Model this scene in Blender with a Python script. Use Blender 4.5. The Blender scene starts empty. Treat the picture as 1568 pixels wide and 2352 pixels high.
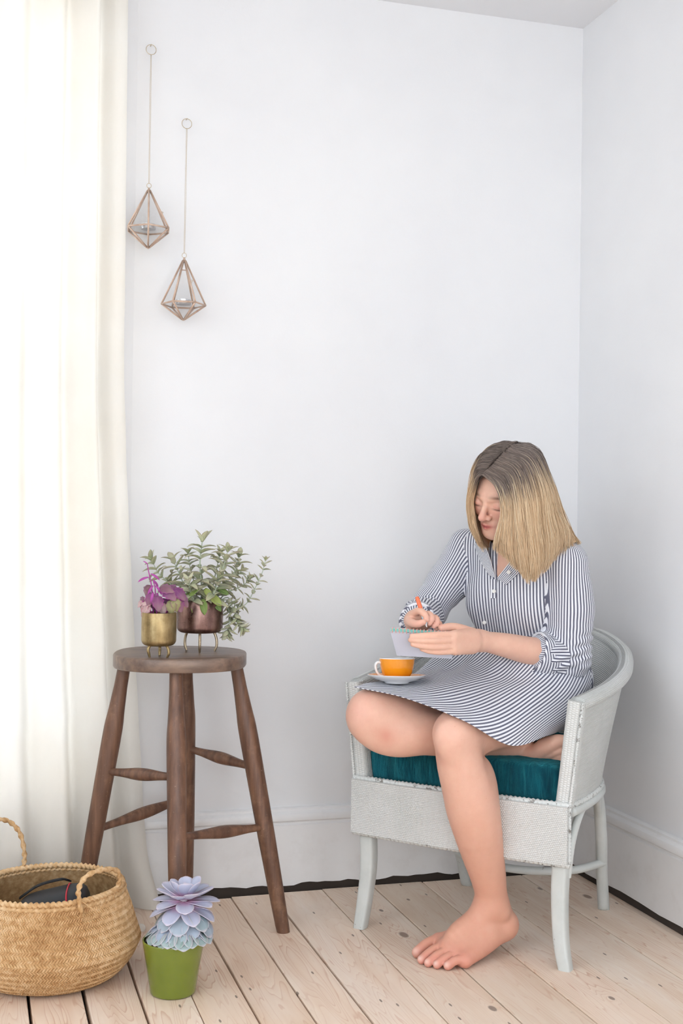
import bpy, bmesh, math, random
import numpy as np
from mathutils import Vector, Matrix

# ---------------------------------------------------------------- camera
S = bpy.context.scene
COL = S.collection
FPX, CAMH = 2858.6, 1.0
YAW, PITCH, ROLL = -0.28783, 0.009095, 0.013446
def _cam_rows():
    cy, sy = math.cos(YAW), math.sin(YAW); cp, sp = math.cos(PITCH), math.sin(PITCH); cr, sr = math.cos(ROLL), math.sin(ROLL)
    rw = np.array([[cy, sy, 0], [0, 0, -1], [-sy, cy, 0]])
    rp = np.array([[1, 0, 0], [0, cp, sp], [0, -sp, cp]])
    rr = np.array([[cr, -sr, 0], [sr, cr, 0], [0, 0, 1]])
    return rr @ rp @ rw            # rows: right, down, forward in world axes
CM = _cam_rows(); CC = np.array([0.0, 0.0, CAMH])
cam_d = bpy.data.cameras.new('camera'); cam = bpy.data.objects.new('camera', cam_d); COL.objects.link(cam)
cam_d.sensor_fit = 'VERTICAL'; cam_d.sensor_height = 36.0; cam_d.lens = 36.0 * FPX / 2352.0
cam_d.clip_start = 0.05
_m = Matrix.Identity(4)
for i in range(3):
    _m[i][0] = CM[0][i]; _m[i][1] = -CM[1][i]; _m[i][2] = -CM[2][i]; _m[i][3] = CC[i]
cam.matrix_world = _m
S.camera = cam

# ---------------------------------------------------------------- world, daylight, exposure
W = bpy.data.worlds.new('daylight'); S.world = W; W.use_nodes = True
W.node_tree.nodes['Background'].inputs[0].default_value = (0.80, 0.90, 1.0, 1)
W.node_tree.nodes['Background'].inputs[1].default_value = 1.3
def area(name, loc, target, sx, sy, power, col):
    d = bpy.data.lights.new(name, 'AREA'); d.shape = 'RECTANGLE'; d.size = sx; d.size_y = sy; d.energy = power; d.color = col
    o = bpy.data.objects.new(name, d); COL.objects.link(o); o.location = loc
    o.rotation_euler = (Vector(target) - Vector(loc)).to_track_quat('-Z', 'Y').to_euler()
    return o
# daylight through the bay windows (front of the bay, and the two canted sides)
area('daylight_bay_front', (-1.50, 0.95, 2.05), (0.9, 1.25, 0.2), 3.2, 2.2, 58, (0.92, 0.965, 1.0))
area('daylight_bay_canted', (-0.44, 3.72, 1.50), (-0.20, 3.0, 1.40), 1.9, 2.3, 15, (1.0, 0.985, 0.97))
area('daylight_bay_rear', (-0.70, -2.25, 1.55), (0.75, -0.75, 0.75), 1.9, 2.2, 62, (0.92, 0.965, 1.0))
area('rear_fill_light', (1.03, -3.05, 1.30), (1.03, 0.0, 0.95), 1.3, 2.3, 36, (0.92, 0.965, 1.0))  # added fill light behind the viewer, softens the shadows
S.view_settings.view_transform = 'Standard'; S.view_settings.look = 'None'
S.view_settings.exposure = 0.15; S.view_settings.gamma = 1.0; S.view_settings.use_curve_mapping = False
S.cycles.use_denoising = True
S.cycles.max_bounces = 6; S.cycles.diffuse_bounces = 4; S.cycles.glossy_bounces = 3; S.cycles.transmission_bounces = 4; S.cycles.transparent_max_bounces = 12
S.cycles.use_adaptive_sampling = True; S.cycles.adaptive_threshold = 0.09; S.cycles.adaptive_min_samples = 10
S.cycles.caustics_reflective = False; S.cycles.caustics_refractive = False
S.cycles.sample_clamp_indirect = 6.0

# ---------------------------------------------------------------- helpers
rng = random.Random(7); nrng = np.random.default_rng(7)
def ray(px, py): return CM.T @ np.array([(px - 784) / FPX, (py - 1176) / FPX, 1.0])
def at(px, py, d): return CC + d * ray(px, py)                 # a photo pixel at a real distance
def camv(x, y, z): return CM.T @ np.array([x, y, z], float)     # a direction given right/down/away from the viewer
def tag(o, label, cat, group=None):
    o['label'] = label; o['category'] = cat
    if group: o['group'] = group
    return o
def struct(o): o['kind'] = 'structure'; return o
def empty(name, loc, label=None, cat=None, group=None):
    o = bpy.data.objects.new(name, None); COL.objects.link(o); o.location = Vector([float(c) for c in loc]); o.empty_display_size = 0.05
    if label: tag(o, label, cat, group)
    return o
def wloc(o):
    l = Vector(o.location)
    while o.parent: o = o.parent; l = l + Vector(o.location)
    return l
def parent(o, p):
    o.parent = p; o.matrix_parent_inverse = Matrix.Translation(-wloc(p)) if p.type == 'EMPTY' else Matrix.Identity(4)
    return o
def link(name, me, mat=None, par=None, smooth=True, angle=None):
    if mat is not None and not me.materials: me.materials.append(mat)
    if smooth:
        me.polygons.foreach_set('use_smooth', [True] * len(me.polygons))
        if angle: me.set_sharp_from_angle(angle=math.radians(angle))
    o = bpy.data.objects.new(name, me); COL.objects.link(o)
    if par is not None: parent(o, par)
    return o
def mesh(name, v, f, mat=None, par=None, smooth=True, angle=None, uv=None):
    """v (n,3) world positions, f faces; meshes keep world coordinates under an un-rotated parent"""
    me = bpy.data.meshes.new(name)
    v = np.asarray(v, dtype=np.float64)
    me.from_pydata(v.tolist(), [], [list(map(int, q)) for q in f]); me.update()
    if uv is not None:
        l = me.uv_layers.new(name='uv'); idx = np.empty(len(me.loops), dtype=np.int32); me.loops.foreach_get('vertex_index', idx)
        l.data.foreach_set('uv', np.asarray(uv, dtype=np.float32)[idx].ravel())
    return link(name, me, mat, par, smooth, angle)
class MB:                                              # gathers pieces of ONE part
    def __init__(s): s.v = []; s.f = []; s.uv = []
    def add(s, v, f, uv=None):
        b = len(s.v); s.v += [tuple(map(float, p)) for p in v]; s.f += [[int(i) + b for i in q] for q in f]
        s.uv += [tuple(map(float, q)) for q in uv] if uv is not None else [(0.0, 0.0)] * len(v)
        return s
    def build(s, name, mat, par=None, smooth=True, angle=None): return mesh(name, s.v, s.f, mat, par, smooth, angle, s.uv)
def nz(v):
    v = np.asarray(v, float); n = np.linalg.norm(v); return v / n if n > 1e-12 else v
def catmull(P, n, closed=False):
    P = [np.asarray(p, float) for p in P]; m = len(P); out = []
    segs = m if closed else m - 1
    for t in np.linspace(0, segs, n, endpoint=not closed):
        i = min(int(t), segs - 1); u = t - i
        g = (lambda k: P[k % m]) if closed else (lambda k: P[k] if 0 <= k < m else (2 * P[0] - P[1] if k < 0 else 2 * P[-1] - P[-2]))
        a, b, c, d = g(i - 1), g(i), g(i + 1), g(i + 2)
        out.append(0.5 * (2 * b + (c - a) * u + (2 * a - 5 * b + 4 * c - d) * u * u + (3 * b - a - 3 * c + d) * u ** 3))
    return np.array(out)
def frames(P, up=None, closed=False):
    P = np.asarray(P, float); n = len(P)
    T = np.array([nz(P[(i + 1) % n] - P[i - 1]) if closed else nz(P[min(i + 1, n - 1)] - P[max(i - 1, 0)]) for i in range(n)])
    if up is None: up = (0, 0, 1) if abs(T[0][2]) < 0.9 else (1, 0, 0)
    a = nz(np.cross(np.cross(T[0], up), T[0])); A = [a]
    for i in range(1, n):
        a = nz(a - T[i] * (a @ T[i])); A.append(a)
    A = np.array(A); return T, A, np.cross(T, A)
def tube(P, r, seg=10, closed=False, caps=True, shape=None, up=None, lobes=None):
    """sweep; r scalar or list; shape(theta)->(x,y) profile multiplier; lobes=(n, turns, depth) twists a rope"""
    P = np.asarray(P, float); n = len(P); r = np.broadcast_to(np.asarray(r, float), (n,))
    T, A, B = frames(P, up, closed)
    th = np.arange(seg) * 2 * math.pi / seg; v = []; uv = []
    L = np.concatenate([[0], np.cumsum(np.linalg.norm(np.diff(P, axis=0), axis=1))])
    for i in range(n):
        rr = np.full(seg, r[i])
        if lobes: rr = rr * (1 + lobes[2] * np.cos(lobes[0] * th - lobes[1] * 2 * math.pi * i / max(n - 1, 1)))
        c, s = np.cos(th), np.sin(th)
        if shape: c, s = shape(th)
        v.append(P[i] + (rr * c)[:, None] * A[i] + (rr * s)[:, None] * B[i]); uv += [(L[i], k / seg) for k in range(seg)]
    v = np.concatenate(v); f = []
    for i in range(n if closed else n - 1):
        j = (i + 1) % n
        for k in range(seg): f.append((i * seg + k, i * seg + (k + 1) % seg, j * seg + (k + 1) % seg, j * seg + k))
    if caps and not closed:
        f.append(tuple(range(seg))[::-1]); f.append(tuple((n - 1) * seg + k for k in range(seg)))
    return v, f, uv
def squircle(ax, ay, p=4.0):
    def g(th):
        c, s = np.cos(th), np.sin(th)
        return ax * np.sign(c) * np.abs(c) ** (2 / p), ay * np.sign(s) * np.abs(s) ** (2 / p)
    return g
def lathe(prof, seg=48, origin=(0, 0, 0), closed=False):
    o = np.asarray(origin, float); v = []; f = []; uv = []
    for i, (r, z) in enumerate(prof):
        for k in range(seg):
            a = 2 * math.pi * k / seg; v.append(o + (r * math.cos(a), r * math.sin(a), z)); uv.append((k / seg, i / len(prof)))
    for i in range(len(prof) - 1):
        for k in range(seg): f.append((i * seg + k, i * seg + (k + 1) % seg, (i + 1) * seg + (k + 1) % seg, (i + 1) * seg + k))
    return v, f, uv
def bevel_box(name, lo, hi, mat, par=None, bev=0.002, seg=1):
    bm = bmesh.new(); bmesh.ops.create_cube(bm, size=1.0)
    lo = np.array(lo, float); hi = np.array(hi, float); c = (lo + hi) / 2; s = hi - lo
    for v in bm.verts: v.co = Vector(c + np.array(v.co) * s)
    if bev > 0: bmesh.ops.bevel(bm, geom=bm.edges[:], offset=bev, segments=seg, affect='EDGES', profile=0.5)
    me = bpy.data.meshes.new(name); bm.to_mesh(me); bm.free()
    return link(name, me, mat, par, smooth=False)
def grid_faces(nu, nv, closed_u=False):
    f = []
    for i in range(nv - 1):
        for k in range(nu if closed_u else nu - 1): f.append((i * nu + k, i * nu + (k + 1) % nu, (i + 1) * nu + (k + 1) % nu, (i + 1) * nu + k))
    return f
def solid_sheet(P, th, name, mat, par=None, uv=None, smooth=True):
    """P (nv,nu,3) grid made into a closed slab of thickness th (offset to -normal)"""
    P = np.asarray(P, float); nv, nu, _ = P.shape
    du = np.gradient(P, axis=1); dv = np.gradient(P, axis=0); N = np.cross(du, dv); N /= np.maximum(np.linalg.norm(N, axis=2, keepdims=True), 1e-9)
    Q = P - N * th
    v = np.concatenate([P.reshape(-1, 3), Q.reshape(-1, 3)]); f = grid_faces(nu, nv); o = nu * nv
    g = f + [tuple(i + o for i in q[::-1]) for q in f]
    e = [k for k in range(nu)] + [i * nu + nu - 1 for i in range(1, nv)] + [(nv - 1) * nu + k for k in range(nu - 2, -1, -1)] + [i * nu for i in range(nv - 2, 0, -1)]
    for a, b in zip(e, e[1:] + e[:1]): g.append((b, a, a + o, b + o))
    if uv is not None: uv = np.concatenate([np.asarray(uv, float).reshape(-1, 2)] * 2)
    return mesh(name, v, g, mat, par, smooth, 60, uv)

# ---------------------------------------------------------------- materials
def lin(c): return tuple(((x / 255 / 12.92) if x <= 10 else ((x / 255 + 0.055) / 1.055) ** 2.4) for x in c) + (1.0,)
class NT:
    def __init__(s, name):
        s.m = bpy.data.materials.new(name); s.m.use_nodes = True; s.t = s.m.node_tree; s.b = s.t.nodes['Principled BSDF']; s.out = s.t.nodes['Material Output']
    def n(s, typ, **kw):
        x = s.t.nodes.new('ShaderNode' + typ)
        for k, v in kw.items():
            if k == 'ins':
                for kk, vv in v.items():
                    if hasattr(vv, 'is_output'): s.t.links.new(vv, x.inputs[kk])
                    else: x.inputs[kk].default_value = vv
            else: setattr(x, k, v)
        return x
    def l(s, a, b): s.t.links.new(a, b)
    def set(s, **kw):
        for k, v in kw.items():
            k = k.replace('_', ' ')
            if hasattr(v, 'is_output'): s.l(v, s.b.inputs[k])
            else: s.b.inputs[k].default_value = v
        return s
    def tc(s, out='Object', scale=(1, 1, 1), loc=(0, 0, 0), rot=(0, 0, 0)):
        c = s.n('TexCoord'); m = s.n('Mapping'); m.inputs['Scale'].default_value = scale; m.inputs['Location'].default_value = loc; m.inputs['Rotation'].default_value = rot
        s.l(c.outputs[out], m.inputs[0]); return m.outputs[0]
    def noise(s, vec, scale, detail=4, rough=0.55, dist=0.0, out='Fac'):
        x = s.n('TexNoise', ins={'Vector': vec, 'Scale': scale, 'Detail': detail, 'Roughness': rough, 'Distortion': dist}); return x.outputs[out]
    def ramp(s, fac, stops, interp='LINEAR'):
        x = s.n('ValToRGB'); x.color_ramp.interpolation = interp; e = x.color_ramp.elements
        while len(e) < len(stops): e.new(0.5)
        for q, (p, c) in zip(e, stops): q.position = p; q.color = c if len(c) == 4 else tuple(c) + (1,)
        s.l(fac, x.inputs[0]); return x.outputs[0]
    def math(s, op, a, b=None, c=None):
        x = s.n('Math', operation=op)
        for i, q in enumerate((a, b, c)):
            if q is None: continue
            if hasattr(q, 'is_output'): s.l(q, x.inputs[i])
            else: x.inputs[i].default_value = q
        return x.outputs[0]
    def mix(s, fac, a, b, blend='MIX'):
        x = s.n('Mix', data_type='RGBA', blend_type=blend)
        for i, q in ((0, fac), (6, a), (7, b)):
            if hasattr(q, 'is_output'): s.l(q, x.inputs[i])
            else: x.inputs[i].default_value = q
        return x.outputs[2]
    def bump(s, h, strength=0.3, dist=0.002):
        x = s.n('Bump', ins={'Strength': strength, 'Distance': dist, 'Height': h}); s.l(x.outputs[0], s.b.inputs['Normal']); return x
def plain(name, rgb, rough=0.5, metal=0.0, **kw):
    t = NT(name); t.set(Base_Color=lin(rgb), Roughness=rough, Metallic=metal, **kw); return t.m
BLK = (0, 0, 0, 1); WHT = (1, 1, 1, 1)
# ================================================================ THE ROOM
YB, XR, ZC = 3.315, 1.705, 2.47         # back wall, right wall, ceiling
def mat_wall():
    t = NT('wall_paint'); v = t.tc('Object')
    a = t.noise(v, 1.3, 4, 0.6); col = t.ramp(a, [(0.35, lin((236, 236, 238))), (0.7, lin((243, 243, 244)))])
    t.set(Base_Color=col, Roughness=0.75); h = t.math('ADD', t.noise(v, 9, 5, 0.6), t.math('MULTIPLY', t.noise(v, 260, 2), 0.12))
    t.bump(h, 0.12, 0.006); return t.m
def mat_trim():
    t = NT('trim_gloss_paint'); v = t.tc('Object')
    n = t.noise(v, 14, 5, 0.65); col = t.ramp(n, [(0.25, lin((234, 232, 231))), (0.5, lin((241, 240, 240)))])
    t.set(Base_Color=col, Roughness=0.38); t.bump(t.noise(v, 30, 5), 0.12, 0.003); return t.m
M_WALL = mat_wall(); M_TRIM = mat_trim()
M_CEIL = plain('ceiling_paint', (240, 240, 242), 0.8)
M_DARK = plain('dark_gap', (70, 60, 53), 0.95)
def mat_plank():
    t = NT('stripped_pine'); info = t.n('ObjectInfo'); c = t.n('TexCoord')
    off = t.n('CombineXYZ', ins={'X': t.math('MULTIPLY', info.outputs['Random'], 37.0), 'Y': t.math('MULTIPLY', info.outputs['Random'], 91.0), 'Z': 0.0})
    v = t.n('VectorMath', operation='ADD'); t.l(c.outputs['Object'], v.inputs[0]); t.l(off.outputs[0], v.inputs[1]); v = v.outputs[0]
    def mp(sc):
        m = t.n('Mapping'); m.inputs['Scale'].default_value = sc; t.l(v, m.inputs[0]); return m.outputs[0]
    # knots: sparse cells, the grain swirls round them
    vor = t.n('TexVoronoi', voronoi_dimensions='2D', feature='F1', ins={'Vector': mp((5.2, 2.6, 1)), 'Scale': 1.0, 'Randomness': 1.0})
    kd = vor.outputs['Distance']; sep = t.n('SeparateColor'); t.l(vor.outputs['Color'], sep.inputs[0])
    has = t.math('GREATER_THAN', sep.outputs[0], 0.42)
    sz = t.math('MULTIPLY_ADD', sep.outputs[1], 0.055, 0.022)
    knot = t.math('MULTIPLY', has, t.math('SUBTRACT', 1.0, t.n('MapRange', interpolation_type='SMOOTHSTEP', ins={'Value': t.math('DIVIDE', kd, sz), 'From Min': 0.75, 'From Max': 1.25}).outputs[0]))
    near = t.math('MULTIPLY', has, t.math('POWER', 2.718, t.math('MULTIPLY', kd, -14.0)))
    # growth-ring lines along the board
    lon = t.noise(mp((6.5, 0.50, 1)), 1.6, 3, 0.45, 0.25)
    ringc = t.math('ADD', t.math('MULTIPLY', lon, 34.0), t.math('MULTIPLY', near, 4.5))
    fr = t.math('FRACT', ringc)
    line = t.math('MULTIPLY', t.ramp(fr, [(0.0, BLK), (0.74, (0.25,) * 3), (0.93, WHT), (1.0, BLK)]), t.ramp(t.noise(mp((3.0, 1.4, 1)), 1.7, 3), [(0.36, (0.16,) * 3), (0.62, WHT)]))
    base = t.ramp(t.noise(mp((9, 0.9, 1)), 2.0, 4), [(0.25, lin((234, 212, 192))), (0.5, lin((245, 228, 212))), (0.8, lin((250, 239, 228)))])
    tint = t.ramp(info.outputs['Random'], [(0.0, lin((240, 236, 230))), (0.5, lin((255, 251, 247))), (1.0, lin((247, 238, 228)))])
    base = t.mix(1.0, base, tint, 'MULTIPLY')
    base = t.mix(t.math('MULTIPLY', line, 0.55), base, lin((190, 128, 90)))
    # grey wear and white bloom of old limewash
    wear = t.ramp(t.noise(mp((3.2, 1.5, 1)), 1.1, 5, 0.6), [(0.50, BLK), (0.78, WHT)])
    base = t.mix(t.math('MULTIPLY', wear, 0.42), base, lin((240, 230, 220)))
    dirt = t.ramp(t.noise(mp((6, 3.0, 1)), 2.3, 6, 0.7), [(0.62, BLK), (0.80, WHT)])
    base = t.mix(t.math('MULTIPLY', dirt, 0.35), base, lin((150, 122, 102)))
    kc = t.mix(sep.outputs[2], lin((128, 96, 76)), lin((120, 104, 98)))
    base = t.mix(t.math('MULTIPLY', knot, 0.75), base, kc)
    nv = t.n('TexVoronoi', voronoi_dimensions='2D', ins={'Vector': mp((11, 3.1, 1)), 'Scale': 1.0})
    nail = t.math('LESS_THAN', nv.outputs['Distance'], 0.026)
    base = t.mix(t.math('MULTIPLY', nail, 0.7), base, lin((84, 66, 56)))
    t.set(Base_Color=base, Roughness=0.62, Specular_IOR_Level=0.3)
    t.bump(t.math('ADD', t.math('MULTIPLY', line, -0.5), t.noise(mp((30, 3, 1)), 4, 4)), 0.12, 0.002)
    return t.m
M_PLANK = mat_plank()
floor = struct(bevel_box('floor', (-2.2, -2.7, -0.09), (1.95, 3.55, -0.026), M_DARK, bev=0))
xs = [-1.885, -1.765, -1.64, -1.52, -1.40, -1.275, -1.16, -1.035, -0.92, -0.80, -0.68, -0.565, -0.45, -0.335, -0.215, -0.10, 0.014, 0.127, 0.240, 0.352, 0.458, 0.566, 0.675, 0.784, 0.930, 1.075, 1.222, 1.368, 1.522, 1.668]
ends = {0.458: 3.245, 0.566: 3.262, 0.675: 3.272, 0.784: 3.276}
gaps = {0.127: 0.0034, 0.240: 0.0042, 0.352: 0.0028, 0.566: 0.0024, 0.675: 0.0022, 0.784: 0.0026, 0.93: 0.0018, 1.075: 0.002}
def plank_mesh(x0, x1, y0, y1):
    c = (x0 + x1) / 2; g0 = gaps.get(x0, 0.0011); g1 = gaps.get(x1, 0.0011)
    bm = bmesh.new(); bmesh.ops.create_cube(bm, size=1.0)
    for v in bm.verts:
        v.co.x = (x0 + g0 - c) if v.co.x < 0 else (x1 - g1 - c); v.co.y = 0.0 if v.co.y < 0 else y1 - y0; v.co.z = -0.026 if v.co.z < 0 else 0.0
    ee = [e for e in bm.edges if all(v.co.z > -0.001 for v in e.verts)]
    bmesh.ops.bevel(bm, geom=ee, offset=0.0016, segments=2, affect='EDGES', profile=0.5)
    me = bpy.data.meshes.new('plank'); bm.to_mesh(me); bm.free(); me.materials.append(M_PLANK); return me
for a, b in zip(xs[:-1], xs[1:]):
    o = bpy.data.objects.new('plank', plank_mesh(a, b, -2.6, ends.get(a, 3.282 + rng.uniform(-0.006, 0.006)))); COL.objects.link(o)
    o.parent = floor; o.location = ((a + b) / 2, -2.6, rng.uniform(-0.0012, 0.0006))
o = bpy.data.objects.new('plank', plank_mesh(1.671, 1.694, -2.6, 3.29)); COL.objects.link(o); o.parent = floor; o.location = (1.6825, -2.6, -0.004)

def wall_quad(name, lo, hi, mat=None): return struct(bevel_box(name, lo, hi, mat or M_WALL, bev=0))
wall_quad('wall_back', (0.36, YB, -0.05), (XR + 0.14, YB + 0.12, ZC))
wall_quad('wall_right', (XR, -2.7, -0.05), (XR + 0.12, YB, ZC))
wall_quad('ceiling', (-2.3, -2.82, ZC), (XR + 0.14, YB + 0.14, ZC + 0.1), M_CEIL)
# the canted side of the bay, with window_1 behind the curtain, and the bay front with window_2
def slab(name, a, b, z0, z1, th, mat=M_WALL, par=None):
    a = np.array(a, float); b = np.array(b, float); d = nz(b - a); n = np.array([-d[1], d[0]])   # outward
    q = [a, a + n * th, b + n * th, b]
    v = [(*p, z0) for p in q] + [(*p, z1) for p in q]
    o = mesh(name, v, [(3, 2, 1, 0), (4, 5, 6, 7), (0, 1, 5, 4), (1, 2, 6, 5), (2, 3, 7, 6), (3, 0, 4, 7)], mat, par, smooth=False)
    return o
def window_wall(nm, wn, a, b, s0, s1, z0, z1):
    a = np.array(a, float); b = np.array(b, float); L = np.linalg.norm(b - a); d = (b - a) / L
    p = lambda s: a + d * s
    w = struct(slab(nm, p(0), p(L), -0.05, z0, 0.12))
    for q0, q1, k0, k1 in ((0, L, z1, ZC), (0, s0, z0, z1), (s1, L, z0, z1)):
        slab('wall_panel', p(q0), p(q1), k0, k1, 0.12, M_WALL, w)
    n = np.array([-d[1], d[0]]); e = lambda s: p(s) + n * 0.05
    win = struct(slab(wn, e(s0), e(s1), z0, z0 + 0.05, 0.04, M_TRIM))
    for q0, q1, k0, k1 in ((s0, s1, z1 - 0.05, z1), (s0, s0 + 0.05, z0 + 0.05, z1 - 0.05), (s1 - 0.05, s1, z0 + 0.05, z1 - 0.05), (s0 + 0.05, s1 - 0.05, (z0 + z1) / 2 - 0.025, (z0 + z1) / 2 + 0.025)):
        slab('sash_bar', e(q0), e(q1), k0, k1, 0.04, M_TRIM, win)
    for k0, k1 in ((z0 + 0.05, (z0 + z1) / 2 - 0.025), ((z0 + z1) / 2 + 0.025, z1 - 0.05)):
        slab('pane', e(s0 + 0.05) + n * 0.018, e(s1 - 0.05) + n * 0.018, k0, k1, 0.003, M_PANE, win)
def mat_pane():
    t = NT('window_glass'); tr = t.n('BsdfTransparent'); gl = t.n('BsdfGlossy', ins={'Roughness': 0.02}); mx = t.n('MixShader', ins={0: 0.06})
    t.l(tr.outputs[0], mx.inputs[1]); t.l(gl.outputs[0], mx.inputs[2]); t.l(mx.outputs[0], t.out.inputs[0]); return t.m
M_PANE = mat_pane()
window_wall('wall_bay_canted', 'window_1', (-0.92, 2.86), (0.40, YB), 0.10, 1.355, 0.30, 2.38)
window_wall('wall_bay_front', 'window_2', (-0.92, -1.10), (-0.92, 2.86), 0.30, 3.30, 0.22, 2.40)
window_wall('wall_rear', 'fill_window', (XR, -2.70), (0.36, -2.70), 0.10, 1.26, 0.06, 2.34)  # unseen window added to let the rear fill light in
window_wall('wall_bay_rear', 'window_3', (0.36, -2.70), (-0.92, -1.10), 0.20, 1.85, 0.22, 2.40)

# skirting boards: torus-moulded profile swept along each wall
prof = [(0.0, 0.0), (0.0, 0.160), (0.004, 0.1625), (0.0035, 0.168), (-0.003, 0.173), (-0.0045, 0.182), (-0.001, 0.190), (0.006, 0.194), (0.009, 0.197), (0.0095, 0.203), (0.012, 0.2045), (0.016, 0.2065), (0.022, 0.2065), (0.022, 0.0)]
def skirting(name, a, b, zoff, wob=True):
    a = np.array(a, float); b = np.array(b, float); d = nz(b - a); n = np.array([-d[1], d[0]])  # points into the wall
    N = 60; v = []; f = []
    for i in range(N + 1):
        p = a + (b - a) * i / N; L = np.linalg.norm(b - a) * i / N
        for k, (x, z) in enumerate(prof):
            w = (0.0026 * math.sin(L * 23 + 1) + 0.0022 * math.sin(L * 51) + 0.0016 * math.sin(L * 97 + 2)) if (wob and k in (0, len(prof) - 1)) else 0
            v.append((*(p + n * x), z + zoff + w))
    m = len(prof)
    for i in range(N):
        for k in range(m): f.append((i * m + k, i * m + (k + 1) % m, (i + 1) * m + (k + 1) % m, (i + 1) * m + k))
    f.append(tuple(range(m))[::-1]); f.append(tuple(N * m + k for k in range(m)))
    return struct(mesh(name, v, f, M_TRIM, None, True, 35))
skirting('baseboard_back', (0.37, 3.294), (1.69, 3.294), 0.0155)
skirting('baseboard_right', (1.684, 3.294), (1.684, -2.6), 0.0185)
bevel_box('gap_shade_1', (0.37, 3.302, -0.02), (1.70, 3.314, 0.03), M_DARK, bev=0)['kind'] = 'structure'  # dark strip stands in for the shade in the gap under the skirting
bevel_box('gap_shade_2', (1.692, -2.6, -0.02), (1.704, 3.30, 0.03), M_DARK, bev=0)['kind'] = 'structure'  # same stand-in gap shade along the right wall

# ================================================================ CURTAIN
def mat_curtain():
    t = NT('cream_voile'); v = t.tc('Object')
    t.t.nodes.remove(t.b)
    col = t.ramp(t.noise(v, 3, 4), [(0.3, lin((252, 248, 241))), (0.7, lin((255, 253, 249)))])
    df = t.n('BsdfDiffuse', ins={'Color': col}); tl = t.n('BsdfTranslucent', ins={'Color': col}); tr = t.n('BsdfTransparent')
    weave = t.math('ADD', t.noise(t.tc('Object', (600, 600, 60)), 1.0, 2), t.noise(v, 12, 4))
    bp = t.n('Bump', ins={'Strength': 0.15, 'Distance': 0.003, 'Height': weave}); t.l(bp.outputs[0], df.inputs['Normal'])
    m1 = t.n('MixShader', ins={0: 0.55}); t.l(df.outputs[0], m1.inputs[1]); t.l(tl.outputs[0], m1.inputs[2])
    m2 = t.n('MixShader', ins={0: 0.06}); t.l(m1.outputs[0], m2.inputs[1]); t.l(tr.outputs[0], m2.inputs[2])
    t.l(m2.outputs[0], t.out.inputs[0]); return t.m
def curtain():
    d = nz(np.array([-1.32, -0.455])); n = np.array([-d[1], d[0]]) * -1; n = n if n[1] < 0 else -n      # n points into the room
    e0 = np.array([0.366, YB]) + n * 0.085; e0 = e0 + d * 0.036
    NU, NV, Wd = 460, 110, 1.30; P = np.zeros((NV, NU, 3))
    for i in range(NV):
        k = i / (NV - 1); z = 2.455 * (1 - k)
        edge = 0.092 * max(0, (k - 0.44) / 0.56) ** 1.25 + 0.020 * max(0, (k - 0.9) / 0.1) ** 2
        for j in range(NU):
            s = Wd * j / (NU - 1)
            sx = s - edge * math.exp(-s / 0.22)
            ph = 2 * math.pi * s / 0.092 + 0.8 * math.sin(s * 9 + 0.6) + 0.30 * k * math.sin(z * 1.9 + s * 6) + 0.5
            a = (0.026 + 0.008 * math.sin(s * 13 + 1.1)) * (0.80 + 0.25 * k) * min(1.0, 0.25 + s / 0.05)
            off = a * (math.sin(ph) + 0.22 * math.sin(2 * ph + 0.7)) + 0.010 * k * math.sin(2 * math.pi * s / 0.31 + z * 1.1)
            off += k * 0.0042 * math.sin(z * 16 + s * 40) * max(0, math.sin(z * 4.3 + s * 19 + 2)) + 0.0016 * k * math.sin(z * 37 - s * 70)
            q = e0 + d * sx + n * (off + 0.012 * k)
            if k > 0.94:                                             # the hem breaks on the boards
                w = ((k - 0.94) / 0.06) ** 1.5; q = q + n * 0.035 * w * (0.6 + 0.4 * math.sin(ph))
            P[i, j] = (q[0], q[1], max(z, 0.004))
    mc = mat_curtain(); o = solid_sheet(P, 0.0008, 'curtain', mc)
    q = lambda px, py, z: (lambda r: CC + (z - CAMH) / r[2] * r)(ray(px, py))
    v, f, uv = tube(catmull([q(262, 2092, 0.008), q(300, 2120, 0.008), q(318, 2128, 0.0085), q(330, 2134, 0.008)], 20), [0.006] * 14 + [0.0085, 0.0095, 0.0100, 0.0095, 0.008, 0.005], 12); h = mesh('hem_roll', v, f, mc, None, True); h.parent = o
    tag(o, 'long cream voile curtain hanging in soft folds over the window to the floor', 'curtain')
curtain()
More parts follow.
